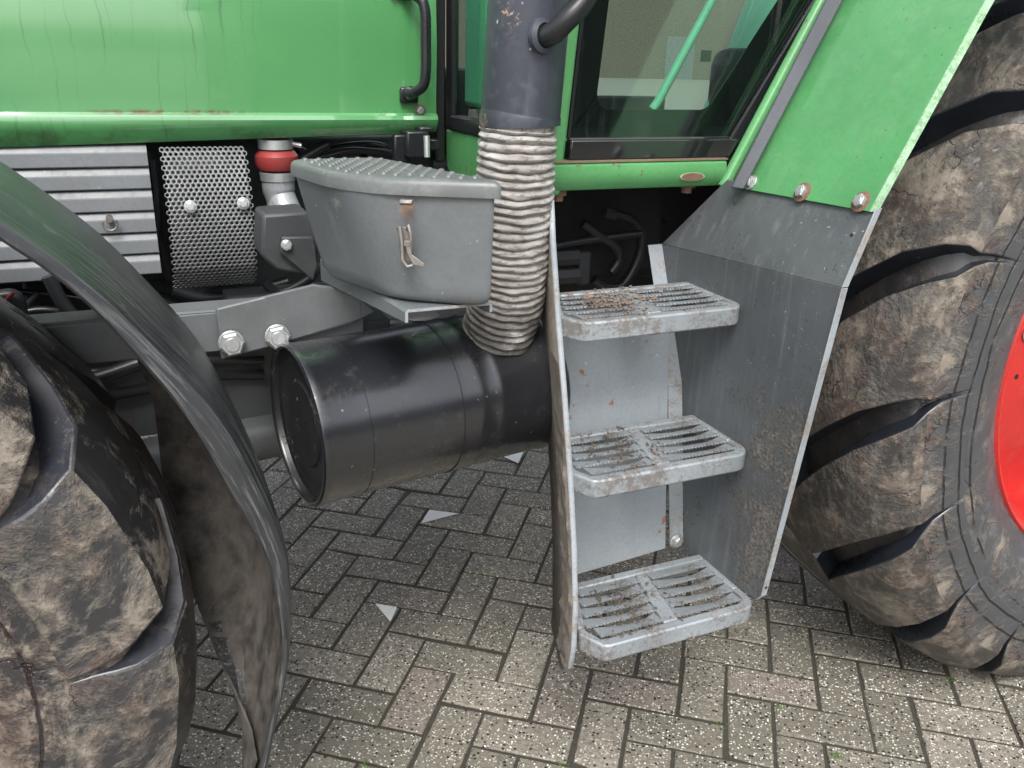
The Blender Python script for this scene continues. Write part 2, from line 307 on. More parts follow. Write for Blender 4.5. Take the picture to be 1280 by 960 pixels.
M['front_lug_face'] = paint('worn_smooth_lug_flank', (.022, .024, .031), .30, var=.25, dirt=(.055, .045, .038), dirt_amt=.45, dirt_scale=9, dirt_lo=.50, dirt_hi=.62, speck=1.0, speck_col=(.3, .3, .3), rnd=True, bump=.4)
def brick_mat():
    s = NT('concrete_paver').offset_co()
    r = s.rnd()
    base = s.mix(s.ramp(r, .0, 1.0), (.165, .152, .125), (.275, .25, .208))
    base = s.mix(s.math('GREATER_THAN', r, .93), base, (.235, .20, .175))
    base = s.mix(s.ramp(s.noise(7, detail=6), .35, .7, 0, .55), base, (.14, .132, .108))
    base = s.mix(s.ramp(s.noise(95, detail=5, rough=.75), .42, .64, 0, .75), base, (.095, .09, .072))
    cell = s.vor(185); cr = s.sep(s.vor(185, out='Color'))
    chip = s.math('MULTIPLY', s.ramp(s.math('ADD', cell, s.math('MULTIPLY', s.noise(400, detail=1), .25)), .66, .48), s.math('GREATER_THAN', cr[0], .66))
    base = s.mix(s.math('MULTIPLY', chip, s.math('ADD', .25, s.math('MULTIPLY', cr[1], .75))), base, s.mix(cr[2], (.55, .50, .40), (.95, .93, .86)))
    cell2 = s.vor(120); cr2 = s.sep(s.vor(120, out='Color'))
    dark = s.math('MULTIPLY', s.ramp(cell2, .42, .26), s.math('GREATER_THAN', cr2[0], .80))
    base = s.mix(dark, base, (.02, .02, .02))
    h = s.math('ADD', s.math('MULTIPLY', chip, .8), s.math('SUBTRACT', s.noise(180, detail=4), s.math('MULTIPLY', dark, 1.2)))
    wet = s.ramp(s.noise(5, s.tc.outputs['Generated']), .4, .65)
    return s.fin(base, s.math('ADD', .50, s.math('MULTIPLY', wet, .25)), spec=.22, normal=s.bump(h, .9, .0025))
M['brick'] = brick_mat()
def joint_mat():
    s = NT('joint_sand_and_moss')
    c = s.mix(s.noise(60, detail=6), (.018, .017, .013), (.060, .055, .042))
    c = s.mix(s.ramp(s.noise(3.5, detail=7, rough=.7), .60, .70, 0, .8), c, (.055, .085, .02))
    far = s.mix(s.noise(30, detail=6), (.11, .105, .09), (.19, .18, .155))
    x, y, z = s.sep()
    d = s.math('MAXIMUM', s.math('ABSOLUTE', x), s.math('ABSOLUTE', y))
    c = s.mix(s.math('GREATER_THAN', d, 11.9), c, far)       # beyond the laid pavers the pieces are too small to tell apart
    return s.fin(c, .85, normal=s.bump(s.noise(150, detail=4), .7, .003))
M['joint'] = joint_mat()

def glass_mat():
    s = NT('tinted_glass')
    s.t.nodes.remove(s.b)
    tr = s.n('ShaderNodeBsdfTransparent'); tr.inputs[0].default_value = (.74, .87, .81, 1)
    gl = s.n('ShaderNodeBsdfGlossy'); gl.inputs['Roughness'].default_value = .015; gl.inputs['Color'].default_value = (1, 1, 1, 1)
    lw = s.n('ShaderNodeLayerWeight'); lw.inputs['Blend'].default_value = .5
    fres = s.math('ADD', .045, s.math('MULTIPLY', s.math('POWER', lw.outputs['Facing'], 5.0), .95), clamp=True)      # same on both faces of the pane
    dif = s.n('ShaderNodeBsdfDiffuse'); dif.inputs[0].default_value = (.4, .42, .38, 1)
    st = s.noise(1, s.mapping(s.co, (60, 60, 2.5)), detail=5)
    dm = s.math('MULTIPLY', s.ramp(st, .5, .75), s.ramp(s.noise(5), .45, .7, 0.01, .13))
    mx = s.n('ShaderNodeMixShader'); s.set(mx.inputs[0], fres); s.t.links.new(tr.outputs[0], mx.inputs[1]); s.t.links.new(gl.outputs[0], mx.inputs[2])
    m2 = s.n('ShaderNodeMixShader'); s.set(m2.inputs[0], dm); s.t.links.new(mx.outputs[0], m2.inputs[1]); s.t.links.new(dif.outputs[0], m2.inputs[2])
    s.t.links.new(m2.outputs[0], s.out.inputs[0])
    return s.m
M['glass'] = glass_mat()
M['black_glass'] = paint('black_printed_glass_border', (.010, .011, .012), .10, var=.05, coat=.6, streak=.3, streak_col=(.05, .05, .045), coat_rough=.03)
M['barn_brick'] = paint('far_brick_wall', (.10, .085, .07), .8, var=.25, dirt=(.12, .09, .07), dirt_amt=.5)
M['roof'] = paint('far_roof_sheet', (.08, .08, .08), .6)

# ------------------------------------------------------------------ mesh helpers
CENTRE = {}      # parts whose origin is not the world's
def link(name, me, mats, parent=None, mw=None):
    o = bpy.data.objects.new(name, me); col.objects.link(o)
    if mats is not None and len(me.materials) == 0:
        for mt in (mats if isinstance(mats, (list, tuple)) else [mats]): me.materials.append(M[mt] if isinstance(mt, str) else mt)
    if parent is not None:
        o.parent = parent
        if parent.type == 'EMPTY': o.matrix_parent_inverse = Matrix.Translation(-parent.location)
        elif parent.name in CENTRE: o.matrix_parent_inverse = Matrix.Translation(-CENTRE[parent.name])
    if mw is not None: o.matrix_basis = mw
    return o
class MB:
    def __init__(s): s.v = []; s.f = []; s.mi = []
    def add(s, vs, fs, mi=0):
        k = len(s.v); s.v += [tuple(v) for v in vs]; s.f += [tuple(i+k for i in f) for f in fs]; s.mi += [mi]*len(fs); return s
    def prism(s, pts, off, mi=0, side_mi=None):
        """closed plate: polygon pts and the same polygon moved by off"""
        n = len(pts); a = [Vector(p) for p in pts]; b = [p+Vector(off) for p in a]; k = len(s.v)
        s.v += [tuple(p) for p in a+b]
        s.f.append(tuple(k+i for i in range(n))); s.mi.append(mi)
        s.f.append(tuple(k+n+i for i in reversed(range(n)))); s.mi.append(mi)
        for i in range(n):
            j = (i+1) % n; s.f.append((k+i, k+n+i, k+n+j, k+j)); s.mi.append(mi if side_mi is None else side_mi)
        return s
    def box(s, c, d, rot=None, mi=0):
        c = Vector(c); hx, hy, hz = d[0]/2, d[1]/2, d[2]/2
        vs = [Vector((x, y, z)) for x in (-hx, hx) for y in (-hy, hy) for z in (-hz, hz)]
        if rot is not None: vs = [rot @ v for v in vs]
        return s.add([v+c for v in vs], [(0, 1, 3, 2), (4, 6, 7, 5), (0, 4, 5, 1), (2, 3, 7, 6), (0, 2, 6, 4), (1, 5, 7, 3)], mi)
    def rings(s, rings, cap=True, closed=False, mi=0):
        n = len(rings[0]); k = len(s.v)
        for r in rings: s.v += [tuple(p) for p in r]
        N = len(rings)
        for i in range(N if closed else N-1):
            a = k+i*n; b = k+((i+1) % N)*n
            for j in range(n): s.f.append((a+j, a+(j+1) % n, b+(j+1) % n, b+j)); s.mi.append(mi)
        if cap and not closed:
            s.f.append(tuple(k+j for j in reversed(range(n)))); s.f.append(tuple(k+(N-1)*n+j for j in range(n))); s.mi += [mi, mi]
        return s
    def tube(s, path, r, seg=12, cap=True, mi=0):
        P = [Vector(p) for p in path]; rr = r if isinstance(r, (list, tuple)) else [r]*len(P)
        T = [(P[min(i+1, len(P)-1)]-P[max(i-1, 0)]).normalized() for i in range(len(P))]
        up = Vector((0, 0, 1)) if abs(T[0].z) < .9 else Vector((0, 1, 0))
        nrm = T[0].cross(up).normalized(); R = []
        for i, p in enumerate(P):
            nrm = (nrm - T[i]*nrm.dot(T[i])).normalized(); bi = T[i].cross(nrm)
            R.append([p + (nrm*math.cos(a)+bi*math.sin(a))*rr[i] for a in [2*math.pi*k/seg for k in range(seg)]])
        return s.rings(R, cap, mi=mi)
    def lathe(s, prof, c, axis, seg=48, cap=False, mi=0):
        """prof: (distance along axis, radius)"""
        ax = Vector(axis).normalized(); u = ax.orthogonal().normalized(); v = ax.cross(u); c = Vector(c)
        return s.rings([[c+ax*h+(u*math.cos(a)+v*math.sin(a))*max(r, 1e-4) for a in [2*math.pi*k/seg for k in range(seg)]] for h, r in prof], cap, mi=mi)
    def mesh(s, name, smooth=True, fix=True):
        me = bpy.data.meshes.new(name); me.from_pydata(s.v, [], s.f)
        me.polygons.foreach_set('material_index', s.mi)
        if fix:
            bm = bmesh.new(); bm.from_mesh(me); bmesh.ops.recalc_face_normals(bm, faces=bm.faces); bm.to_mesh(me); bm.free()
        if smooth: me.polygons.foreach_set('use_smooth', [True]*len(me.polygons)); me.set_sharp_from_angle(angle=R_(34))
        me.update(); return me
    def build(s, name, mats, parent=None, smooth=True, bevel=0.0, seg=2, mw=None, fix=True):
        o = link(name, s.mesh(name, smooth, fix), mats, parent, mw)
        if bevel > 0:
            b = o.modifiers.new('bevel', 'BEVEL'); b.width = bevel; b.segments = seg; b.limit_method = 'ANGLE'; b.angle_limit = R_(35)
        return o
def spline(pts, n):
    """Catmull-Rom through points"""
    P = [Vector(p) for p in pts]; P = [P[0]*2-P[1]]+P+[P[-1]*2-P[-2]]; out = []
    for i in range(1, len(P)-2):
        for k in range(n):
            t = k/n; a, b, c, d = P[i-1], P[i], P[i+1], P[i+2]
            out.append(.5*((2*b)+(c-a)*t+(2*a-5*b+4*c-d)*t*t+(3*b-a-3*c+d)*t**3))
    out.append(P[-2]); return out
def round_poly(pts, rad, n=5):
    """round the corners of a polygon (list of Vectors); rad scalar or list"""
    N = len(pts); out = []
    for i in range(N):
        p, a, b = Vector(pts[i]), Vector(pts[i-1]), Vector(pts[(i+1) % N]); r = rad[i] if isinstance(rad, (list, tuple)) else rad
        if r <= 0: out.append(p); continue
        A = p+(a-p).normalized()*min(r, (a-p).length*.45); B = p+(b-p).normalized()*min(r, (b-p).length*.45)
        for k in range(n+1):
            t = k/n; out.append(A*(1-t)**2+p*2*t*(1-t)+B*t*t)
    return out
def frame_to(n, loc, spin=0.0):
    q = Vector(n).normalized().to_track_quat('Z', 'Y')
    return Matrix.Translation(loc) @ q.to_matrix().to_4x4() @ Matrix.Rotation(spin, 4, 'Z')
def tag(o, label, cat, group=None, kind=None):
    o['label'] = label; o['category'] = cat
    if group: o['group'] = group
    if kind: o['kind'] = kind

# shared hex bolt meshes (axis +Z, unit head of 1 across corners)
def bolt_mesh(name, washer=1.35, matn='zinc', rusty=False):
    b = MB()
    if washer: b.lathe([(0, washer*.5), (.09, washer*.5), (.12, washer*.47), (.12, .02)], (0, 0, 0), (0, 0, 1), 20)
    hexr = lambda r, z: [(r*math.cos(R_(60*k)), r*math.sin(R_(60*k)), z) for k in range(6)]
    b.rings([hexr(.5, .10), hexr(.5, .40), hexr(.42, .46)], True)
    b.lathe([(.46, .30), (.50, .27), (.50, .001)], (0, 0, 0), (0, 0, 1), 12)
    if rusty: b.mi = [1 if abs(b.v[f[0]][0])**2+b.v[f[0]][1]**2 <= .2501 and len(f) and b.v[f[0]][2] > .095 and max(b.v[i][0]**2+b.v[i][1]**2 for i in f) < .26 else 0 for f in b.f]
    me = b.mesh(name); me.materials.append(M[matn]); me.materials.append(M['zinc']); return me
BOLT = bolt_mesh('hex_bolt'); BOLT_R = bolt_mesh('rusty_hex_bolt', 1.6, 'rust', True); BOLT_S = bolt_mesh('flange_hex_bolt', 1.02)
def bolt(parent, loc, n, size, me=None, spin=0.3, label=None):
    o = link('bolt', me or BOLT, None, parent, frame_to(n, loc, spin) @ Matrix.Scale(size, 4))
    if label: o['label'] = label
    return o

# ================================================================== the ground
g = MB(); g.add([(-150, -150, -.0042), (150, -150, -.0042), (150, 150, -.0042), (-150, 150, -.0042)], [(0, 1, 2, 3)])
ground = g.build('pavement', 'joint', smooth=False); ground['kind'] = 'structure'; ground['label'] = 'herringbone concrete paver yard with dark mossy joints'
BO = np.array([.4602, 1.9415]); BU = np.array([.7934, -.6088]); BV = np.array([.6088, .7934]); UN = .106
def brick_mesh(name, seed):
    rg = random.Random(seed); b = MB(); L, W_ = .2032, .0970; bad = rg.randrange(4) if seed % 3 == 0 else -1
    j = lambda a: rg.uniform(-a, a)
    top = []; mid = []; low = []
    for ci, (sx, sy) in enumerate(((-1, -1), (1, -1), (1, 1), (-1, 1))):
        ch = rg.uniform(.006, .013) if ci == bad else 0
        x, y = sx*(L/2+j(.0012)), sy*(W_/2+j(.0012))
        mid.append((x, y, -.0022+j(.0005)-ch*.25)); low.append((x, y, -.05)); top.append((x-sx*(.0020+j(.0010)+ch), y-sy*(.0020+j(.0010)+ch*.6), j(.0005)))
    b.add(low+mid+top, [(0, 1, 5, 4), (1, 2, 6, 5), (2, 3, 7, 6), (3, 0, 4, 7), (4, 5, 9, 8), (5, 6, 10, 9), (6, 7, 11, 10), (7, 4, 8, 11), (8, 9, 10, 11)])
    me = b.mesh(name, False); me.materials.append(M['brick']); return me
BM = [brick_mesh('brick', i) for i in range(8)]
cells = []
for k in range(-175, 176):
    for mm_ in range(-90, 91):
        for kind in (0, 1):
            if kind == 0: u, v = k+1, -k+4*mm_+.5
            else: u, v = k+.5, -1-k+4*mm_
            p = BO+(BU*u+BV*v)*UN
            if abs(p[0]) < 12 and abs(p[1]) < 12: cells.append((p[0], p[1], kind))
def show_rank(c):
    x, y, dep = to_px((c[0], c[1], 0))
    inside = dep > .1 and -40 < x < 1320 and 545 < y < 1010 and not (x < 260 or (x > 1240 and y < 840) or (y < 690 and x > 720))
    return (0, dep) if inside else (1, math.hypot(c[0]-.6, c[1]-1.4))
cells.sort(key=show_rank)
ang_u = math.atan2(BU[1], BU[0])
rg = random.Random(3)
for i, (x, y, kind) in enumerate(cells[:300]):
    o = link('brick', BM[rg.randrange(8)], None, ground)
    o.matrix_basis = (Matrix.Translation((x+rg.uniform(-.0012, .0012), y+rg.uniform(-.0012, .0012), rg.uniform(-.0022, .0018))) @ Matrix.Rotation(ang_u+(math.pi/2 if kind else 0)+rg.uniform(-.013, .013)+(math.pi if rg.random() < .5 else 0), 4, 'Z')
                      @ Matrix.Rotation(rg.uniform(-.008, .008), 4, 'X') @ Matrix.Rotation(rg.uniform(-.004, .004), 4, 'Y'))
base_v = [np.array([v.co[:] for v in me.vertices]) for me in BM]; base_f = np.array([p.vertices[:] for p in BM[0].polygons])
rest = cells[300:]; VV = []; FF = []
for i, (x, y, kind) in enumerate(rest):
    a = ang_u+(math.pi/2 if kind else 0); c_, s_ = math.cos(a), math.sin(a); bv = base_v[i % 8]
    VV.append(np.stack([x+bv[:, 0]*c_-bv[:, 1]*s_, y+bv[:, 0]*s_+bv[:, 1]*c_, bv[:, 2]+rg.uniform(-.0015, .0015)], 1)); FF.append(base_f+12*i)
VV = np.concatenate(VV).astype(np.float32); FF = np.concatenate(FF).astype(np.int32)
me = bpy.data.meshes.new('outer_bricks'); me.vertices.add(len(VV)); me.vertices.foreach_set('co', VV.ravel())
me.loops.add(FF.size); me.loops.foreach_set('vertex_index', FF.ravel()); me.polygons.add(len(FF))
me.polygons.foreach_set('loop_start', np.arange(0, FF.size, 4, dtype=np.int32)); me.polygons.foreach_set('loop_total', np.full(len(FF), 4, dtype=np.int32))
me.update(calc_edges=True)
ob = link('outer_bricks', me, 'brick', ground); ob['kind'] = 'stuff'; ob['label'] = 'pavers farther out in the yard'
for poly in ([(536.7, 637.5), (573, 642), (526.5, 654)], [(469, 754.5), (496.5, 759), (488, 777)], [(630, 560), (655, 563.5), (648, 579), (625, 568.6)], [(603, 567), (616, 563), (619, 566.5), (615, 572)]):
    pts = [at(x, y, Z=.0035) for x, y in poly]; pts = [Vector((p.x, p.y, .0028)) for p in pts]
    o = MB().prism(round_poly(pts, .004, 2), (0, 0, .0016)).build('paint_mark', 'chalk', ground, smooth=False); o['label'] = 'white paint patch on a paver'

b = MB(); rm_ = random.Random(11)
for px, n_ in (((1046, 946), 60), ((974, 884), 26), ((900, 905), 14), ((455, 957), 22), ((1190, 850), 16), ((700, 955), 14)):
    c_ = at(px[0], px[1], Z=0)
    for i in range(n_):
        p = c_+Vector((rm_.gauss(0, .006), rm_.gauss(0, .006), -.002)); h_ = rm_.uniform(.003, .010); a_ = rm_.uniform(0, 6.28); w_ = rm_.uniform(.001, .0024)
        dx, dy = math.cos(a_), math.sin(a_); tip = p+Vector((rm_.uniform(-.006, .006), rm_.uniform(-.006, .006), h_))
        b.add([p+Vector((dx*w_, dy*w_, 0)), p-Vector((dx*w_, dy*w_, 0)), tip+Vector((-dx*w_*.4, -dy*w_*.4, 0)), tip+Vector((dx*w_*.4, dy*w_*.4, 0))], [(0, 1, 2, 3)])
o = b.build('moss', 'moss', ground, smooth=False, fix=False); o['kind'] = 'stuff'; o['label'] = 'small tufts of moss in the paver joints'

# ================================================================== far yard buildings (mirrored in and seen through the panes)
def barn(x0, x1, y0, y1, h, label, dirn):
    e = bpy.data.objects.new('barn', None); col.objects.link(e); e.location = ((x0+x1)/2, (y0+y1)/2, 0); tag(e, label, 'barn')
    MB().box(((x0+x1)/2, (y0+y1)/2, h/2), (x1-x0, y1-y0, h)).build('wall', 'barn_brick', e, smooth=False)
    ym = (y0+y1)/2
    MB().prism([(x0-.4, y0-.5, h+.003), (x0-.4, y1+.5, h+.003), (x0-.4, ym, h+2.6)], (x1-x0+.8, 0, 0)).build('roof', 'roof', e, smooth=False)
    yf = y1 if dirn > 0 else y0
    for k in range(3):
        xc = x0+(x1-x0)*(k+.5)/3
        MB().box((xc, yf+dirn*.03, 1.9), (3.2, .06, 3.8)).build('door', 'grey', e, smooth=False)
        MB().box((xc+3, yf+dirn*.03, 2.2), (1.2, .06, 1.0)).build('window', 'black_glass', e, smooth=False)
barn(2.5, 34, -24, -15, 4.2, 'long brick barn behind the viewpoint, mirrored in the cab glass', 1)
barn(-10, 110, 74, 90, 9.5, 'far brick barn seen dimly through the cab glass', -1)

# ================================================================== the tractor
tractor = bpy.data.objects.new('tractor', None); col.objects.link(tractor); tractor.location = (.7, 2.2, 0)
tag(tractor, 'weathered green and grey farm tractor with red rims on herringbone pavers', 'tractor')
T = tractor

# ---- hood side panel (whole bonnet shell, rear edge at the cab)
def hood():
    prof = [(1.706, 1.236), (1.694, 1.238), (1.680, 1.252), (1.676, 1.262), (1.679, 1.268), (1.688, 1.2725), (1.689, 1.30), (1.684, 1.40), (1.690, 1.52), (1.706, 1.62), (1.74, 1.70), (1.80, 1.745), (1.90, 1.765), (2.2, 1.775)]
    prof = prof+[(4.4-y, z) for y, z in reversed(prof[:-1])]
    xs = [-1.5, -1.0, -.5, 0, .3, .5, .572, .581, .583]
    r = []
    for x in xs:
        k = 0.0 if x < .575 else (.003 if x < .582 else .010)
        r.append([(x, y+(k if y < 2.2 else -k), z-(k if z > 1.7 else 0)-max(0, .583-x)*.027*max(0, min(1, (1.264-z)/.024))) for y, z in prof])
    b = MB(); n = len(prof)
    k = 0
    for q in r: b.v += q
    for i in range(len(xs)-1):
        for j in range(n-1): b.f.append((i*n+j, i*n+j+1, (i+1)*n+j+1, (i+1)*n+j)); b.mi.append(0)
    o = b.build('hood', 'green', T)
    sm = o.modifiers.new('thickness', 'SOLIDIFY'); sm.thickness = .003; sm.offset = 0
    o['label'] = 'glossy green hood with rain streaks'
    return o
H = hood()
hp = spline([(.514, 1.686, 1.488), (.528, 1.650, 1.482), (.541, 1.636, 1.462), (.543, 1.635, 1.40), (.541, 1.636, 1.336), (.530, 1.650, 1.316), (.518, 1.685, 1.309)], 6)
MB().tube(hp, [.013]*4+[.0098]*(len(hp)-8)+[.013]*4, 14).build('grab_handle', 'black', H)
MB().box((.523, 1.681, 1.307), (.036, .012, .030)).build('handle_foot', 'black', H, bevel=.004)
MB().box((.508, 1.681, 1.492), (.036, .012, .030)).build('handle_foot', 'black', H, bevel=.004)
bolt(H, at(525, 138, Y=1.686), (0, -1, 0), .014, BOLT_R)
L = MB(); L.box((.528, 1.665, 1.218), (.045, .05, .05)); L.box((.548, 1.662, 1.245), (.030, .035, .012)); L.box((.505, 1.675, 1.205), (.035, .02, .06)); L.box((.566, 1.68, 1.215), (.03, .03, .022))
lt = L.build('hood_latch', 'black', T, bevel=.004); L2 = MB().tube([(.545, 1.64, 1.235), (.545, 1.638, 1.195)], .006, 8).build('latch_pin', 'zinc', lt)

# ---- engine and chassis masses behind
MB().box((-.1, 2.2, .98), (1.5, .62, .46)).build('engine_block', 'grey_dark', T, bevel=.02)
MB().box((1.25, 2.2, .86), (1.9, .55, .60)).build('transmission', 'grey_dark', T, bevel=.03)
MB().box((.2, 1.98, .86), (2.2, .10, .18)).build('frame_rail', 'grey_dark', T, bevel=.008)
MB().box((1.45, 1.86, 1.20), (1.5, .9, .05)).build('cab_floor', 'black_dull', T, bevel=.01)
MB().box((.9, 1.80, 1.02), (.5, .20, .24)).build('valve_block', 'black_dull', T, bevel=.02)
ax = MB().tube([(2.065, 1.4, .83), (2.065, 3.0, .83)], .14, 20).build('rear_axle', 'grey_dark', T)
ax = MB().tube([(-.627, 1.3, .60), (-.627, 3.0, .60)], .08, 16).build('front_axle', 'grey_dark', T)

# louvred engine side panel
def louvre():
    b = MB(); y0 = 1.70; zt, zb = 1.2175, .9845; n = 6; prof = []
    for i in range(n):
        z1 = zt-(zt-zb)*i/n; z2 = zt-(zt-zb)*(i+1)/n; h = z1-z2
        prof += [(y0+.003, z1), (y0-.001, z1-h*.03), (y0-.0065, z1-h*.30), (y0-.0070, z1-h*.36), (y0-.0072, z2+h*.10), (y0-.0060, z2+h*.055), (y0+.003, z2+h*.045)]
    prof += [(y0+.012, zb)]
    P2 = prof+[(y+.02, z) for y, z in reversed(prof)]
    xr = lambda z: .043+(1.2175-z)*.004
    b.rings([[(-.75, y, z) for y, z in P2], [(xr(z), y, z) for y, z in P2]], True)
    return b.build('engine_side_panel', 'panel', T, smooth=False)
LV = louvre()
rp = at(137, 276, Y=1.686)
b = MB(); b.tube([rp+Vector((.012*math.cos(a), -.006, .012*math.sin(a)-.004)) for a in [R_(x) for x in range(-200, 31, 12)]], .0018, 8); b.tube([rp+Vector((0, .01, .004)), rp+Vector((0, -.010, .004))], .006, 10)
b.build('ring_pull', 'latch', LV)

# perforated heat shield
def perf():
    p = .00885; bm = bmesh.new(); W_, Hh = .147, .272
    def curve(s_, t_):       # s: across, t: down the sheet
        z = 1.2165
        # sheet bulges out and turns back in at its lower end
        a = t_/Hh
        y = 1.652-.062*max(0, math.sin(max(0, a)*math.pi*.80))**.8
        z -= t_*.93
        if a > .80: q = (a-.80)/.20; y += .020*q; z += .008*q*q
        x = .062+s_-.004*a
        return (x, y, z)
    nj = int(Hh/(p*.866)); ni = int(W_/p)
    for j in range(nj):
        for i in range(ni):
            cx = (i+.5)*p+(j % 2)*p/2; cy = (j+.5)*p*.866
            O = []; I = []
            for k in range(12):
                a = R_(30*k); ro = p/math.sqrt(3) if k % 2 else p/2
                # pointy-top hexagon: edge midpoints at 0, 60..., vertices at 30, 90...
                O.append(bm.verts.new(curve(cx+ro*math.cos(a), cy+ro*math.sin(a)))); I.append(bm.verts.new(curve(cx+.305*p*math.cos(a), cy+.305*p*math.sin(a))))
            for k in range(12): bm.faces.new((O[k], O[(k+1) % 12], I[(k+1) % 12], I[k]))
    bmesh.ops.remove_doubles(bm, verts=bm.verts, dist=2e-4)
    me = bpy.data.meshes.new('heat_shield'); bm.to_mesh(me); bm.free()
    me.polygons.foreach_set('use_smooth', [True]*len(me.polygons))
    o = link('heat_shield', me, 'perf', T); o['label'] = 'bare steel perforated heat shield'
    sm = o.modifiers.new('thickness', 'SOLIDIFY'); sm.thickness = .0016
    return o
PS = perf()
for px in ((238, 258), (304, 254)): bolt(PS, at(*px, Y=1.590)+Vector((0, -.002, 0)), (0, -1, .1), .016)
MB().box((.135, 1.72, 1.10), (.12, .10, .20)).build('turbo_housing', 'black_dull', T, bevel=.03)

# charge hose with red silicone sleeve
hx, hy, hz = .272, 1.725, 1.203
b = MB().lathe([(-.002, .031), (-.004, .0345), (-.012, .0405), (-.026, .0405), (-.037, .0350), (-.039, .031)], (hx, hy, hz+.002), (0, 0, 1), 28, True)
HS = b.build('charge_hose', 'red_hose', T); HS['label'] = 'red silicone hose sleeve'
b = MB().lathe([(.003, .0325), (.020, .0325), (.020, .028)], (hx, hy, hz), (0, 0, 1), 28); b.tube([(hx+.03, hy-.01, hz+.012), (hx+.046, hy-.014, hz+.009)], .005, 8); b.build('hose_clamp', 'zinc', HS)
b = MB().lathe([(-.056, .0325), (-.041, .0335), (-.040, .031)], (hx, hy, hz), (0, 0, 1), 28); b.build('hose_clamp', 'zinc', HS)
b = MB().tube([(hx, hy, hz+.018), (hx, hy+.01, hz+.05), (hx, hy+.06, hz+.08), (hx, hy+.16, hz+.085)], .030, 20).build('charge_pipe', 'alu', HS)
b = MB().tube(spline([(hx, hy, hz-.045), (hx+.002, hy, hz-.085), (hx+.014, hy-.02, hz-.125), (hx+.034, hy-.01, hz-.16), (hx+.055, hy+.06, hz-.18)], 5), [.031]*5+[.029]*5+[.026]*11, 20)
b.prism([(hx-.02, hy-.03, hz-.085), (hx-.055, hy-.03, hz-.18), (hx-.012, hy-.03, hz-.18), (hx+.010, hy-.03, hz-.13)], (0, .02, 0))
b.build('turbo_elbow', 'alu', T)
b = MB().prism([at(328, 268, Y=1.48), at(385, 264, Y=1.48), at(400, 300, Y=1.48), at(395, 348, Y=1.48), at(345, 338, Y=1.48), at(326, 320, Y=1.48)], (0, .09, 0))
BR = b.build('support_bracket', 'grey_dark', T, bevel=.006)
b = MB().prism([at(352, 296, Y=1.465), at(392, 296, Y=1.465), at(398, 332, Y=1.465), at(392, 352, Y=1.465), at(350, 316, Y=1.465)], (0, .012, 0)); b.build('bracket_plate', 'grey_dark', BR, bevel=.003)
bolt(BR, at(358, 306, Y=1.463), (0, -1, 0), .018, BOLT_S)

# chassis side beam and mounting bracket
b = MB()
zt, zb = .986, .919
b.box((-.25, 1.41, (zt+zb)/2), (1.2, .02, zt-zb)); b.box((-.25, 1.4305, zt+.001), (1.2, .06, .006))
BE = b.build('chassis_beam', 'grey', T, bevel=.003); BE['label'] = 'grey chassis beam'
P = [at(270, 386, Y=1.385), at(392, 356, Y=1.385), at(440, 362, Y=1.385), at(470, 390, Y=1.385), at(440, 405, Y=1.385), at(368, 426, Y=1.385), at(277, 450, Y=1.385)]
b = MB().prism(P, (0, .010, 0)); MBk = b.build('mounting_bracket', 'grey', T, bevel=.003)
P2 = [at(331, 371.5, Y=1.3835), at(392, 357, Y=1.3835), at(450, 372, Y=1.3835), at(452, 398, Y=1.3835), at(332, 434.5, Y=1.3835)]
MB().prism(P2, (0, .0014, 0)).build('doubler_plate', 'grey', MBk, bevel=.0008)
for px, sz in (((289, 428), .040), ((346.5, 420), .040)): bolt(MBk, at(*px, Y=1.380), (0, -1, .05), sz, BOLT_S, spin=.15)
b = MB().box((.275, 1.56, .93), (.25, .3, .03)); b.build('cross_member', 'grey_dark', T, bevel=.004)

# drive tube and pieces of the underside
b = MB().tube([(-.9, 1.70, .545), (.9, 1.70, .675)], .046, 24); DS = b.build('drive_tube', 'grey', T); DS['label'] = 'grey tube running fore and aft under the engine'
b = MB().box((.1, 1.79, .715), (1.2, .03, .17)); b.build('side_plate', 'grey', T, bevel=.004)
b = MB().box((.1, 1.74, .85), (1.2, .03, .075)); b.build('side_plate', 'grey_dark', T, bevel=.004)
b = MB().tube(spline([(-.5, 1.66, .80), (-.15, 1.66, .80), (0, 1.66, .83), (.12, 1.66, .86), (.4, 1.68, .87)], 6), .014, 12); b.build('brake_line', 'hose', T)
def hose_px(pts, Y, r, name='hydraulic_hose', matn='hose', parent=None, n=6):
    return MB().tube(spline([at(x, y, Y=Y) for x, y in pts], n), r, 12).build(name, matn, parent or T)
hose_px([(0, 372), (18, 372), (24, 395), (26, 425)], 1.62, .014)
hose_px([(60, 345), (78, 378), (100, 405), (110, 420)], 1.66, .012)
hose_px([(-10, 412), (20, 395), (48, 366)], 1.72, .006)
hose_px([(-8, 380), (4, 378), (18, 365)], 1.55, .003, 'cable_tie', 'red_hose')
hose_px([(-10, 430), (40, 405), (110, 400), (170, 395)], 1.80, .02)

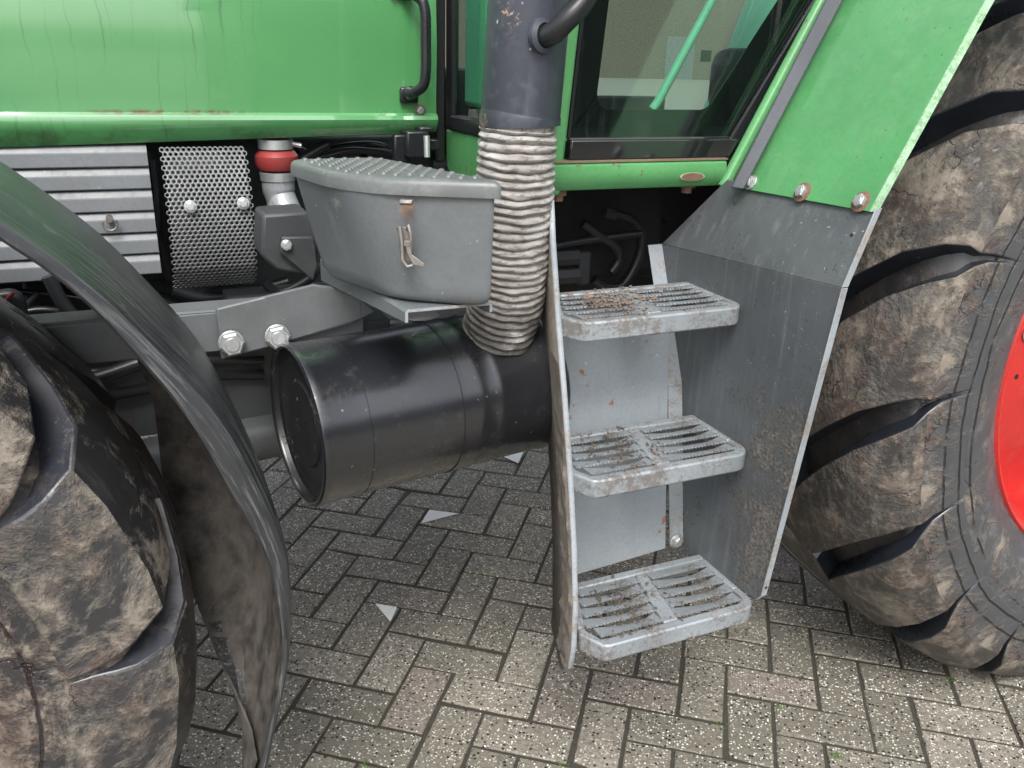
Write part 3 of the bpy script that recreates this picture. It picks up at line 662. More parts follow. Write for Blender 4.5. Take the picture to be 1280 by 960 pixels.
rgh = random.Random(21)
for pts, Y, r in (([(0, 362), (40, 366), (95, 372), (150, 386)], 1.74, .006), ([(0, 402), (45, 388), (90, 392), (140, 404)], 1.70, .008), ([(35, 352), (42, 380), (70, 402), (76, 418)], 1.76, .010),
                  ([(330, 352), (350, 366), (385, 350), (400, 330)], 1.66, .009), ([(215, 362), (260, 372), (310, 366), (360, 352)], 1.78, .012), ([(190, 372), (240, 384), (300, 380)], 1.82, .016),
                  ([(372, 186), (400, 196), (440, 188), (490, 192)], 1.80, .007), ([(385, 204), (420, 186), (470, 182), (500, 196)], 1.84, .009), ([(366, 230), (372, 204), (392, 190), (410, 180)], 1.78, .011),
                  ([(186, 190), (192, 240), (200, 300), (212, 350)], 1.80, .010), ([(192, 200), (197, 260), (196, 330)], 1.76, .006),
                  ([(700, 272), (740, 262), (790, 262), (830, 280)], 1.74, .012), ([(700, 290), (730, 268), (770, 256), (820, 254)], 1.78, .008), ([(700, 340), (760, 330), (810, 340), (830, 350)], 1.80, .014), ([(820, 262), (815, 290), (822, 330), (818, 356)], 1.76, .008),
                  ([(0, 480), (70, 470), (150, 462), (230, 452), (330, 450)], 1.72, .009), ([(100, 500), (180, 486), (260, 470), (330, 468)], 1.76, .012), ([(450, 415), (490, 405), (530, 408), (585, 396)], 1.62, .012), ([(440, 400), (500, 416), (560, 402)], 1.68, .016)):
    hose_px(pts, Y, r, rgh.choice(['hydraulic_hose', 'wiring_loom', 'coolant_pipe']), rgh.choice(['hose', 'hose', 'grey_dark', 'black']))
for px, Y, sz in (((420, 200), 1.86, (.10, .06, .05)), ((470, 196), 1.84, (.05, .05, .04)), ((190, 300), 1.86, (.06, .05, .16)), ((60, 390), 1.90, (.22, .06, .09)), ((300, 372), 1.86, (.16, .06, .05)), ((520, 405), 1.72, (.10, .08, .05)), ((760, 300), 1.84, (.16, .06, .10))):
    MB().box(at(*px, Y=Y), sz).build('engine_casting', 'grey_dark', T, bevel=.008)

# ---- lunch-box shaped tool box on its channel bracket
def ring_at(poly, z, rad): return [Vector((p.x, p.y, z)) for p in round_poly([Vector((x, y, 0)) for x, y in poly], rad, 6)]
lidp = [(.222, 1.335), (.262, 1.122), (.449, 1.028), (.366, 1.345)]
def inset(poly, d):
    c = Vector((sum(p[0] for p in poly)/len(poly), sum(p[1] for p in poly)/len(poly))); out = []
    for p in poly:
        v = Vector(p)-c; out.append(tuple(c+v*(1-d/v.length)))
    return out
LR = [.03, .09, .018, .03]
bot = [(.262, 1.305), (.330, 1.118), (.450, 1.046), (.392, 1.32)]
def lerp_poly(a, b, t): return [(x0*(1-t)+x1*t, y0*(1-t)+y1*t) for (x0, y0), (x1, y1) in zip(a, b)]
b = MB(); top = inset(lidp, .009); rg_ = []
for t in (0, .12, .25, .4, .55, .7, .82, .90): rg_.append(ring_at(lerp_poly(top, bot, t**1.05*.93), 1.208-t*.149, [.03, .060, .02+.012*t, .03]))
for k in range(1, 6):
    a = k/5*math.pi/2; q = inset(lerp_poly(top, bot, .93), .024*(1-math.cos(a))); rg_.append(ring_at(q, 1.0735-.0165*math.sin(a), [.03, .035, .032, .03]))
b.rings(rg_, True)
TB = b.build('tool_box', 'grey_box', T); TB['label'] = 'grey tool box with studded lid and rusty latch'
b = MB()
b.rings([ring_at(inset(lidp, .004), 1.2085, LR), ring_at(lidp, 1.2085, LR), ring_at(lidp, 1.222, LR), ring_at(inset(lidp, .003), 1.2268, LR), ring_at(inset(lidp, .008), 1.2295, LR), ring_at(inset(lidp, .014), 1.2300, LR)], True)
pts = [Vector(p) for p in inset(lidp, .028)]
def inside(p, poly):
    c = False
    for i in range(len(poly)):
        a, d = poly[i], poly[i-1]
        if (a[1] > p[1]) != (d[1] > p[1]) and p[0] < (d[0]-a[0])*(p[1]-a[1])/(d[1]-a[1])+a[0]: c = not c
    return c
for i in range(-12, 14):
    for j in range(-14, 16):
        e1 = Vector((.449-.262, 1.028-1.122)).normalized(); e2 = Vector((-e1.y, e1.x))
        p = Vector((.33, 1.2))+e1*(i*.0175)+e2*(j*.0175+(i % 2)*.00875)
        if inside(p, [tuple(q) for q in pts]): b.lathe([(0, .0052), (.0018, .0046), (.0034, .003), (.0039, .0004)], (p.x, p.y, 1.2298), (0, 0, 1), 10)
b.build('lid', 'lid', TB)
fn = Vector((-(1.122-1.028), -(.449-.262), 0)).normalized()      # outward normal of the front face
fx = Vector((.449-.262, 1.028-1.122, 0)).normalized()
q = Vector((.262, 1.122, 0)); 
def on_front(px, py, off=0.0):
    d = CAM_R.T @ np.array([(px-640)/FPX, (py-480)/FPX, 1.0]); d = Vector(d); o0 = Vector((0, 0, CAM_H))
    t = (q+Vector((0, 0, 1.2))-o0-fn*(-.004)).dot(fn)/d.dot(fn); return o0+d*t+fn*off
c0 = on_front(509, 252); rot = Matrix((fx, fn, Vector((0, 0, 1)))).transposed()
b = MB().box(c0+fn*.004, (.017, .010, .007), rot); b.tube([c0-fx*.008+fn*.009, c0+fx*.008+fn*.009], .0028, 8); b.build('lid_hook', 'latch', TB, bevel=.001)
b = MB()
b.box(on_front(507, 305, .002), (.016, .003, .046), rot)
a0, a1 = on_front(499, 283, .006), on_front(505, 330, .010)
b.tube([on_front(499, 286, .004), on_front(501, 282, .009), on_front(504, 300, .010), on_front(505, 322, .012), on_front(511, 331, .012), on_front(519, 329, .012)], .0030, 8)
b.tube([on_front(515, 310, .009), on_front(515, 290, .010), on_front(512, 281, .008), on_front(510, 286, .004)], .0028, 8)
b.prism([on_front(508, 300, .011), on_front(514, 300, .011), on_front(517, 315, .014), on_front(533, 325, .020), on_front(533, 329, .020), on_front(519, 327, .016), on_front(511, 312, .013)], fn*.0022)
b.box(on_front(511, 302, .010), (.008, .010, .007), rot)
b.build('toggle_latch', 'latch', TB, bevel=.0005)
# inverted-U channel that carries the box
cy0, cy1 = 1.085, 1.44
def sec(y):
    t = (y-cy0)/(cy1-cy0); xl, xr = .328-.040*t, .456-.03*t; dz = .018+.022*t
    ou = [(xl, 1.0560-dz), (xl, 1.0560-.004), (xl+.004, 1.0560), (xr-.004, 1.0560), (xr, 1.0560-.004), (xr, 1.0560-.014)]
    inn = [(xr-.004, 1.0560-.014), (xr-.004, 1.0520), (xl+.004, 1.0520), (xl+.004, 1.0560-dz)]
    return [(x, y, z) for x, z in ou+inn]
CH = MB().rings([sec(cy0), sec(1.2), sec(cy1)], True).build('box_bracket', 'grey_box', T)
o = MB().rings([[(x, cy0-.0012, z) for x, _, z in sec(cy0)], [(x, cy0-.0002, z) for x, _, z in sec(cy0)]], True).build('cut_edge', 'rail', CH, smooth=False)

# ---- muffler, bellows and exhaust stack
tilt = R_(8.0); axm = Vector((math.cos(tilt), math.sin(tilt), .02)).normalized()
mc = Vector((.213, 1.300, .815)); rm = .133
b = MB().lathe([(.010, rm-.010), (-.004, rm-.0085), (-.007, rm-.006), (-.0075, rm-.003), (-.005, rm+.001), (.003, rm+.0025), (.010, rm), (.070, rm), (.0705, rm-.0012), (.073, rm-.0012), (.0735, rm), (.232, rm), (.2325, rm+.002), (.240, rm+.002), (.2405, rm), (.262, rm+.001), (.270, rm+.0015), (.276, rm-.0005), (.300, rm), (.306, rm+.0015), (.312, rm), (.425, rm), (.430, rm+.003), (.440, rm+.002), (.450, rm-.01), (.452, .02)], mc, axm, 72)
MU = b.build('muffler', 'muffler', T); MU['label'] = 'black cylindrical muffler'
b = MB().lathe([(-.002, rm-.0095), (.005, rm-.012), (.007, rm-.018), (.005, rm-.030), (.009, rm-.036), (.009, rm-.060), (.006, rm-.064), (.010, .030), (.011, .002)], mc, axm, 64)
b.build('end_cap', 'muffler_cap', MU)
u1 = axm.orthogonal().normalized(); 
# neck saddle and bellows
foot = at(624, 447, Y=1.275); mid = at(655, 330, Y=1.25); topb = at(650, 152, Y=1.235)
path = spline([at(603, 466, Y=1.335), at(614, 436, Y=1.315), at(629, 392, Y=1.285), at(638, 335, Y=1.262), at(642, 275, Y=1.245), at(645, 208, Y=1.235), at(649, 150, Y=1.233)], 40)
lens = [0.0]
for i in range(1, len(path)): lens.append(lens[-1]+(path[i]-path[i-1]).length)
b = MB(); rr = []
for i, p in enumerate(path):
    s_ = lens[i]/.0125; f = s_ % 1.0
    ridge = max(0, 1-abs(f-.5)/.45)**.38
    base = .0535+.0035*math.sin(min(1, lens[i]/lens[-1])*math.pi)
    if lens[i] < .066: base += .0045; ridge *= .10
    if lens[i] > lens[-1]-.012: ridge = .4
    rr.append(base+.0066*ridge)
T_ = [(path[min(i+1, len(path)-1)]-path[max(i-1, 0)]).normalized() for i in range(len(path))]
nrm = T_[0].cross(Vector((0, 1, 0))).normalized(); RG = []
for i, p in enumerate(path):
    nrm = (nrm-T_[i]*nrm.dot(T_[i])).normalized(); bi = T_[i].cross(nrm); ring = []
    for k in range(40):
        a = 2*math.pi*k/40
        r = rr[i]+.0024*mnoise.noise(Vector((math.cos(a)*3, math.sin(a)*3, lens[i]*90)))+.0022*mnoise.noise(Vector((math.cos(a)*1.2, math.sin(a)*1.2, lens[i]*30+7)))
        ring.append(p+(nrm*math.cos(a)+bi*math.sin(a))*r+T_[i]*.0030*mnoise.noise(Vector((math.cos(a)*2, math.sin(a)*2, lens[i]*40))))
    RG.append(ring)
b.rings(RG, False)
BL = b.build('exhaust_bellows', 'bellows', T); BL['label'] = 'burnt pale ribbed exhaust bellows'
nk0 = at(597, 484, Y=1.345)
b = MB().tube([nk0+Vector((0, 0, -.03)), at(603, 466, Y=1.335), at(610, 449, Y=1.325)], [.070, .0665, .064], 36); b.build('outlet_neck', 'muffler', MU)
ic = max(i for i in range(len(path)) if lens[i] < .045); ci, ti = path[ic], T_[ic]
b = MB().lathe([(-.007, .0605), (-.006, .0635), (.006, .0635), (.007, .0605)], ci, ti, 40); cl = b.build('bellows_clamp', 'muffler_cap', BL)
fv = (Vector((0, -1, 0))-ti*Vector((0, -1, 0)).dot(ti)).normalized(); sv = ti.cross(fv)
b = MB().tube([ci+fv*.066-sv*.012, ci+fv*.066+sv*.012], .0045, 8); b.build('clamp_screw', 'zinc', BL)
ex = [at(650, 156, Y=1.233), at(651, 140, Y=1.233), at(658, 50, Y=1.228), at(662, 0, Y=1.226), at(677, -200, Y=1.22), at(700, -520, Y=1.21)]
b = MB().tube([ex[0], at(650, 146, Y=1.233), at(650.3, 144, Y=1.233)]+ex[1:], [.0615, .0615, .0600]+[.0600]*5, 44); EX = b.build('exhaust_stack', 'exhaust', T); EX['label'] = 'scuffed black exhaust stack'
pp = spline([at(668, 48, Y=1.18), at(690, 42, Y=1.155), at(708, 25, Y=1.14), at(727, 5, Y=1.135), at(745, -25, Y=1.135)], 6)
b = MB().tube(pp, .0155, 18); b.build('stack_guard_tube', 'black', EX)
b = MB().lathe([(0, .024), (.006, .0235), (.010, .017)], at(676, 45, Y=1.170), Vector((.35, -1, .1)), 20); b.build('weld_collar', 'exhaust', EX)

# ---- boarding ladder
# side rail (inner, outer edge leaning outwards at the foot)
fr = [(1.204, 1.176), (1.192, 1.116), (1.160, .995), (1.124, .873), (1.090, .747), (1.064, .63), (1.048, .53), (1.045, .455), (1.052, .405), (1.078, .382)]
b = MB(); rl0 = []; rl1 = []
dep = [.225, .215, .200, .198, .196, .194, .19, .185, .15, .10]
for (y, z), d_ in zip(fr, dep): rl0.append(Vector((.597, y, z))); rl1.append(Vector(((.597+d_*.295), y+d_, z+(0 if z > .5 else .02))))
# plate body (mud on its outer face) and the thin pale front edge
for i in range(len(fr)-1):
    th_ = Vector((.0085, -.0025, 0))
    b.add([rl0[i], rl0[i+1], rl1[i+1], rl1[i]], [(0, 1, 2, 3)], 0)
    b.add([rl0[i]+th_, rl0[i+1]+th_, rl1[i+1]+th_, rl1[i]+th_], [(3, 2, 1, 0)], 1)
    b.add([rl0[i], rl0[i+1], rl0[i+1]+th_, rl0[i]+th_], [(3, 2, 1, 0)], 1)
    b.add([rl1[i], rl1[i+1], rl1[i+1]+th_, rl1[i]+th_], [(0, 1, 2, 3)], 0)
for e in (0, -1): b.add([rl0[e], rl1[e], rl1[e]+th_, rl0[e]+th_], [(0, 1, 2, 3)], 0)
RL = b.build('ladder_side_plate', ['rail_mud', 'rail'], T); RL['label'] = 'mud caked inner side plate of the boarding ladder'
bm = bmesh.new(); bm.from_mesh(RL.data); bmesh.ops.remove_doubles(bm, verts=bm.verts, dist=.0003); bmesh.ops.recalc_face_normals(bm, faces=bm.faces); bm.to_mesh(RL.data); bm.free()
b = MB(); nz, ny_ = 90, 10
def rail_pt(z, d_):
    for (y0_, z0_), (y1_, z1_) in zip(fr[:-1], fr[1:]):
        if z0_ >= z >= z1_: t = (z0_-z)/(z0_-z1_); return Vector((.597+d_*.295, y0_+(y1_-y0_)*t+d_, z))
    return Vector((.597+d_*.295, fr[-1][0]+d_, z))
nrm_ = Vector((-1, .28, 0)).normalized(); G = []
for i in range(nz+1):
    z = .392+(.93-.392)*i/nz; row = []
    for j in range(ny_+1):
        d_ = .0015+.085*j/ny_+.004*mnoise.noise(Vector((z*60, j, 1)))*(j > 0)
        h_ = .0012+.0050*max(0, mnoise.noise(Vector((z*38, d_*38, 5)))+.35)+.0030*max(0, mnoise.noise(Vector((z*120, d_*120, 9))))
        h_ *= 1-max(0, (z-.74)/.19)
        if j in (0, ny_) or i in (0, nz): h_ = -.001
        row.append(rail_pt(z, max(.0005, d_))+nrm_*h_)
    G.append(row)
for r_ in G: b.v += [tuple(p) for p in r_]
for i in range(nz):
    for j in range(ny_): b.f.append((i*(ny_+1)+j, i*(ny_+1)+j+1, (i+1)*(ny_+1)+j+1, (i+1)*(ny_+1)+j)); b.mi.append(0)
b.build('mud_cake', 'rail_mud', RL, fix=False)
def bar_mesh():
    """one serrated louvre bar, 1 long side raised and toothed"""
    b = MB(); L_, W_ = .134, .0255; n = 20
    back = []; front = []
    for i in range(2*n+1):
        x = L_*i/(2*n); tooth = (i % 2)
        front.append((x, .0006 if tooth else -.0010, .0026+(.0014 if tooth else 0)))
        e = math.sin(math.pi*i/(2*n))
        back.append((x, W_+.0015-.0075*math.sin(math.pi*(i/(2*n))**1.7), -.0040*e))
    N = 2*n+1
    midl = [(x, W_*.45, .0018) for x, _, _ in front]
    v = front+midl+back; v2 = [(x, y, z-.0035) for x, y, z in v]
    F = []
    for i in range(N-1):
        for r in (0, 1):
            F.append((r*N+i, r*N+i+1, (r+1)*N+i+1, (r+1)*N+i))
    k = len(v); F += [tuple(q+k for q in reversed(f)) for f in F]
    loop = list(range(N))+[2*N-1, 3*N-1]+list(range(3*N-2, 2*N-1, -1))+[N]
    for i in range(len(loop)):
        a, c = loop[i], loop[(i+1) % len(loop)]; F.append((a, k+a, k+c, c))
    b.add(v+v2, F); me = b.mesh('grating_bar', True); me.materials.append(M['galv']); return me
BAR = bar_mesh()
TW, TD = .350, .185
def tread(x0, y0, z0, label, seed, nl):
    b = MB(); SK = .40
    V = lambda x, y: Vector((x0+x+max(0, y-.03)*SK*(1-x/TW), y0+y, z0))
    fo = [V(0, .060)]+[V(.002, .045), V(.030, .004), V(.040, 0), V(TW-.034, 0)]
    fo += [V(TW-.034+.034*math.sin(a), .034-.034*math.cos(a)) for a in [R_(x) for x in range(15, 91, 15)]]+[V(TW, .060)]
    fi = [V(TW-.014, .060), V(TW-.014, .036), V(TW-.020, .026), V(TW-.034, .020), V(.045, .020), V(.036, .022), V(.016, .050), V(.014, .060)]
    b.prism(fo+fi, (0, 0, -.033))
    b.prism([V(0, .0605), V(.014, .0605), V(.014, TD-.0185), V(0, TD-.0185)], (0, 0, -.030))
    b.prism([V(TW-.014, .0605), V(TW, .0605), V(TW, TD-.0185), V(TW-.014, TD-.0185)], (0, 0, -.030))
    b.prism([V(0, TD-.018), V(TW, TD-.018), V(TW, TD), V(0, TD)], (0, 0, -.030))
    cx = TW*.5
    b.prism([V(cx-.015, .0205), V(cx+.015, .0205), V(cx+.015, TD-.0185), V(cx-.015, TD-.0185)], (0, 0, -.010))
    o = b.build('step_tread', 'galv', T, bevel=.0032, seg=2); o['label'] = label
    for c in (0, 1):
        for r in range(5):
            y = y0+.0225+r*.0292
            ya = .0225+r*.0292+.012; xs_ = V(.0145 if c == 0 else cx+.0155, ya).x; xe_ = V(cx-.0155 if c == 0 else TW-.0145, ya).x
            if r == 0 and c == 0: xs_ += .022
            if r == 0 and c == 1: xe_ -= .006
            x = xs_; s_ = (xe_-xs_)/.134
            link('grating_bar', BAR, None, o, Matrix.Translation((x, y+.004, z0-.002)) @ Matrix.Diagonal((s_, 1, 1, 1)))
    rg2 = random.Random(seed); b = MB()
    for i in range(nl):
        x, y = x0+rg2.gauss(.13, .05), y0+min(TD-.01, max(.012, rg2.gauss(.09, .04))); r = .0009+.0035*rg2.random()**2.2
        if not (x0+.02+(y-y0)*.4 < x < x0+TW-.01): continue
        rot = Matrix.Rotation(rg2.uniform(0, 6), 3, 'Z') @ Matrix.Rotation(rg2.uniform(-.6, .6), 3, 'X')
        pts = [Vector(v)*r*rg2.uniform(.7, 1.3) for v in ((rg2.uniform(.8, 2.0), rg2.uniform(-.4, .4), 0), (-1.3, rg2.uniform(-.4, .4), 0), (rg2.uniform(-.5, .5), 1, 0), (rg2.uniform(-.5, .5), -1, 0), (0, 0, .5), (0, 0, -.5))]
        b.add([rot @ p+Vector((x, y, z0+.003)) for p in pts], [(0, 2, 4), (2, 1, 4), (1, 3, 4), (3, 0, 4), (2, 0, 5), (1, 2, 5), (3, 1, 5), (0, 3, 5)])
    if nl:
        c = b.build('mud_crumbs', 'leaf_mud' if seed == 1 else 'wet_mud', o, smooth=False); c['kind'] = 'stuff'; c['label'] = 'crumbs of mud on the tread'
    return o
tread(.607, 1.140, .992, 'top step tread with brown litter', 1, 420)
tread(.607, 1.075, .744, 'middle step tread', 2, 200)
tread(.607, 1.005, .472, 'bottom step tread', 3, 160)
# back plate
b = MB().prism([(.672, 1.322, .965), (.920, 1.322, .965), (.920, 1.252, .456), (.800, 1.252, .447), (.668, 1.252, .439)], (0, .004, 0))
BP = b.build('step_back_plate', 'back', T, bevel=.001); BP['label'] = 'pale grey back plate behind the steps'
# splash plate beside the steps
XP = .9545
lower = [(XP, .935, 1.075), (XP, 1.002, .495), (XP, 1.014, .480), (XP, 1.030, .476), (XP, 1.235, .452), (XP, 1.302, .790), (XP, 1.415, 1.046)]
b = MB(); b.prism(lower, (.004, 0, 0))
upper = [(XP, .935, 1.0755), (XP, 1.415, 1.0465), (1.004, 1.300, 1.183), (1.004, .944, 1.190)]
b.prism(upper, (.004, 0, .0015))
SP = b.build('splash_plate', 'plate', T, bevel=.0008); SP['label'] = 'dark grey splash plate between steps and rear tyre'
ed = [(XP-.002, .9335, 1.0745), (XP-.002, 1.0005, .495), (XP-.002, 1.0125, .479)]
b = MB(); 
def strip(pts, w, d):
    """folded edge along pts: w across +X, d deep"""
    for a, c in zip(pts[:-1], pts[1:]):
        a, c = Vector(a), Vector(c); b.prism([a, c, c+Vector((w, 0, 0)), a+Vector((w, 0, 0))], (0, d, 0))
strip(ed[:2], .012, .002)
b.prism([(XP-.002, .9335, 1.0757), (1.002, .9425, 1.189), (1.014, .9425, 1.189), (XP+.010, .9335, 1.0757)], (0, .002, 0))
b.prism([(XP-.002, 1.0007, .4945), (XP-.002, 1.0127, .4785), (XP+.006, 1.0127, .4785), (XP+.010, 1.0007, .4945)], (0, .002, 0))
EF = b.build('edge_flange', 'rail', SP, bevel=.0006)
for px in ((1088, 292), (1007, 524), (917.5, 744)):
    p = at(*px, Y=.94 if px[1] < 400 else (.97 if px[1] < 600 else 1.0)); o = MB().lathe([(0, .0028), (.001, .0028), (.001, .0002)], (XP+.004, p.y-.0012, p.z), (0, -1, 0), 12).build('bolt_hole', 'black_dull', SP)
IF = MB(); yb = [(1.415, 1.046), (1.302, .790), (1.243, .470)]
for (y1, z1), (y2, z2) in zip(yb[:-1], yb[1:]):
    IF.prism([(XP-.0325, y1-.002, z1), (XP-.0005, y1-.002, z1), (XP-.0005, y2-.002, z2+(.0005 if z2 > .5 else 0)), (XP-.0325, y2-.002, z2+(.0005 if z2 > .5 else 0))], (0, .003, 0))
FL = IF.build('inner_flange', 'rail', SP, bevel=.0006)
o = MB().lathe([(0, .0038), (.001, .0038), (.001, .0002)], at(829.5, 326, Y=1.4018), (0, -1, .4), 14).build('bolt_hole', 'black_dull', FL)
bolt(FL, at(845, 676, Y=1.240), (0, -1, 0), .022, BOLT)
# cab mount bolts peeping out under the sill
for px in ((697, 248), (858, 238)):
    p = at(*px, Y=1.36); bb = MB().lathe([(0, .016), (.012, .016), (.012, .010), (.022, .010), (.022, .001)], p+Vector((0, 0, .018)), (0, 0, -1), 12).build('cab_mount_bolt', 'rust', T)

# ---- rear fender: green front panel, rubber strip and tube
FP = [at(925, 236, X=1.0), at(1090, 266, X=1.0)]
zl = 1.178; tl = lambda z: .996+(z-1.18)*.50
prof = [1.178, 1.25, 1.35, 1.45, 1.55, 1.70, 1.85]
b = MB(); oL = []; oR = []
for z in prof:
    k = (z-1.178)
    bend = .35*max(0, z-1.5)**2*4
    oL.append((tl(z)+bend, 1.262+.01*k, z-.002)); oR.append((tl(z)+bend, .946-.01*k, z+.006))
for i in range(len(prof)-1): b.prism([oL[i], oR[i], oR[i+1], oL[i+1]], (.0035, 0, -.0015))
v_top = len(prof)-1
xr0, yl, yr, zt2 = oL[-1][0], oL[-1][1], oR[-1][1], prof[-1]
for i in range(10):           # the fender's roof goes on over the tyre
    a0 = R_(62+i*8); a1 = R_(62+(i+1)*8); c0 = (2.065, .83); r = 1.19
    f0 = lambda a, y: (c0[0]-r*math.cos(a), y, c0[1]+r*math.sin(a))
    b.prism([f0(a0, yl), f0(a0, yr), f0(a1, yr), f0(a1, yl)], (.001, 0, -.004))
FD = b.build('rear_fender', 'green_fender', T, smooth=True); FD['label'] = 'green rear fender front panel with rusty bolts'
bm = bmesh.new(); bm.from_mesh(FD.data); bmesh.ops.remove_doubles(bm, verts=bm.verts, dist=.0004); bm.to_mesh(FD.data); bm.free()
b = MB()
for i in range(len(prof)-1):
    a, c = Vector(oR[i])+Vector((-.0008, -.0004, 0)), Vector(oR[i+1])+Vector((-.0008, -.0004, 0))
    b.prism([a, c, c+Vector((.012, -.004, 0)), a+Vector((.012, -.004, 0))], (0, .002, 0))
b.build('folded_edge', 'green_edge', FD, smooth=False)
nf = Vector((-.894, 0, .447))
for px, me_ in (((938.5, 228), BOLT), ((1003.5, 240.5), BOLT_R), ((1077, 252.5), BOLT_R)):
    p = at(*px, X=1.0); z = p.z; p = at(*px, X=tl(z)-.0005); p = at(*px, X=tl(p.z)-.0005); bolt(FD, p, nf, .021, me_, spin=px[0])
o = MB().lathe([(0, .005), (.0008, .005), (.0008, .0002)], at(1055, 242, X=tl(1.20)), nf, 14).build('drilled_hole', 'rust', FD)
# rubber strip over the seam
b = MB()
L0, L1, R0, R1 = at(913, 235, Y=1.245), at(1032, 0, Y=1.245), at(929, 237, Y=1.214), at(1053, 0, Y=1.214)
ext = lambda a, c, t: a+(c-a)*t
b.prism([L0, R0, ext(R0, R1, 2.6), ext(L0, L1, 2.6)], (.006, .008, 0)); b.build('seam_strip', 'rubber_strip', T, bevel=.003)
b = MB().tube([at(904, 234, Y=1.318), ext(at(904, 234, Y=1.318), at(1028, 0, Y=1.318), 2.6)], .0115, 14); b.build('corner_tube', 'green_cab', T)

# ---- cab
def sill():
    prof = [(1.345, 1.2175), (1.322, 1.2175), (1.316, 1.212), (1.314, 1.200), (1.318, 1.183), (1.330, 1.170), (1.350, 1.166), (1.40, 1.168), (1.40, 1.2175)]
    return MB().rings([[(x, y, z) for y, z in prof] for x in (.640, .66, .80, .95, 1.012)], True).build('door_sill', 'green_cab', T)
SI = sill()
cc = at(866, 221, Y=1.3135)
el = [Vector((cc.x+.024*math.copysign(abs(math.cos(a))**.8, math.cos(a)), 1.3133, cc.z+.0068*math.copysign(abs(math.sin(a))**1.3, math.sin(a)))) for a in [2*math.pi*k/28 for k in range(28)]]
MB().prism([cc+(p-cc)*1.09+Vector((0, .0006, 0)) for p in el], (0, .002, 0)).build('chipped_paint_rim', 'primer', SI, smooth=False)
MB().prism(el, (0, .002, 0)).build('bare_patch', 'rust', SI, smooth=False)
o = MB().box((.835, 1.330, 1.2185), (.36, .026, .003)).build('grime_line', 'mud', SI, smooth=False)
zt_ = 2.35
xa = lambda z: .690+(z-1.22)*.075          # front edge of the door
xb = lambda z: 1.040+(z-1.22)*.626         # slanting rear edge
# A pillar
b = MB().prism([(xa(1.16)-.045, 1.330, 1.16), (xa(1.16)-.002, 1.330, 1.16), (xa(zt_)-.002, 1.330, zt_), (xa(zt_)-.045, 1.330, zt_)], (0, .06, 0)); b.build('front_pillar', 'green_cab', T, bevel=.008, seg=3)
b = MB().box((1.42, 2.2, zt_+.04), (1.45, 1.8, .08)).build('cab_roof', 'green_cab', T, bevel=.03)
# front wall with the windscreen corner
b = MB(); yy = [1.365, 1.50, 1.62, 1.70, 1.73]
pr = round_poly([Vector((.622, 1.362, 1.15)), Vector((.622, 1.745, 1.15)), Vector((.622, 1.745, 1.238)), Vector((.622, 1.362, 1.238))], [0, .045, .004, 0], 8)
b.prism(pr, (.035, 0, 0)); b.build('front_wall', 'green_cab', T, bevel=.01, seg=3)
WF = MB(); WF.box((.629, 1.728, 1.80), (.016, .036, 1.12)); WF.box((.632, 1.535, 1.254), (.03, .345, .030)); WF.box((.632, 1.377, 1.80), (.03, .03, 1.06)); 
WF.box((.602, 1.742, 1.55), (.022, .04, .75)); WS = WF.build('windscreen_frame', 'black', T, bevel=.004)
MB().box((.630, 1.54, 1.80), (.005, .335, 1.06)).build('windscreen', 'glass', WS, smooth=False)
# dashboard column, far pillars and window seen through the panes
MB().prism([(.643, 1.585, 1.287), (.643, 1.702, 1.287), (.643, 1.702, 2.05), (.643, 1.585, 2.05)], (.02, 0, 0)).build('inner_front_pillar', 'inner_green', T, bevel=.01)
MB().box((.82, 2.25, 1.27), (.24, .6, .16)).build('dashboard', 'black_dull', T, bevel=.03)
MB().prism([at(885, 142, Y=2.95), at(905, 145, Y=2.95), at(992, -10, Y=2.95), at(945, -10, Y=2.95)], (0, .05, 0)).build('far_rear_pillar', 'inner_green', T, bevel=.01)
a, c = at(905, 145, Y=2.95), at(992, -10, Y=2.95)
far = MB(); far.box((1.25, 2.97, 1.19), (1.4, .04, .14)); far.build('far_sill', 'grey_dark', T, bevel=.01)
MB().box((1.98, 2.2, 1.33), (.45, .5, .20)).build('seat', 'black_dull', T, bevel=.05, seg=3)
MB().box((2.22, 2.2, 1.65), (.12, .48, .60)).build('seat_back', 'black_dull', T, bevel=.05, seg=3)
# door
YD = 1.345
def dpt(x, z, y=YD): return (x, y, z)
b = MB(); zb0, zb1 = 1.2195, 1.2535
b.prism([dpt(xa(zb0)+.003, zb0, 1.326), dpt(xb(zb0)-.014, zb0, 1.326), dpt(xb(zb1)-.014, zb1, 1.326), dpt(xa(zb1)+.003, zb1, 1.326)], (0, .03, 0))
DO = b.build('cab_door', 'black_glass', T, bevel=.003); DO['label'] = 'cab door with black lower rail and tinted pane'
gl = [dpt(xa(zb1)+.002, zb1+.001), dpt(xb(zb1)-.016, zb1+.001), dpt(xb(zt_)-.016, zt_), dpt(xa(zt_)+.002, zt_)]
MB().prism(gl, (0, .005, 0)).build('door_glass', 'glass', DO, smooth=False)
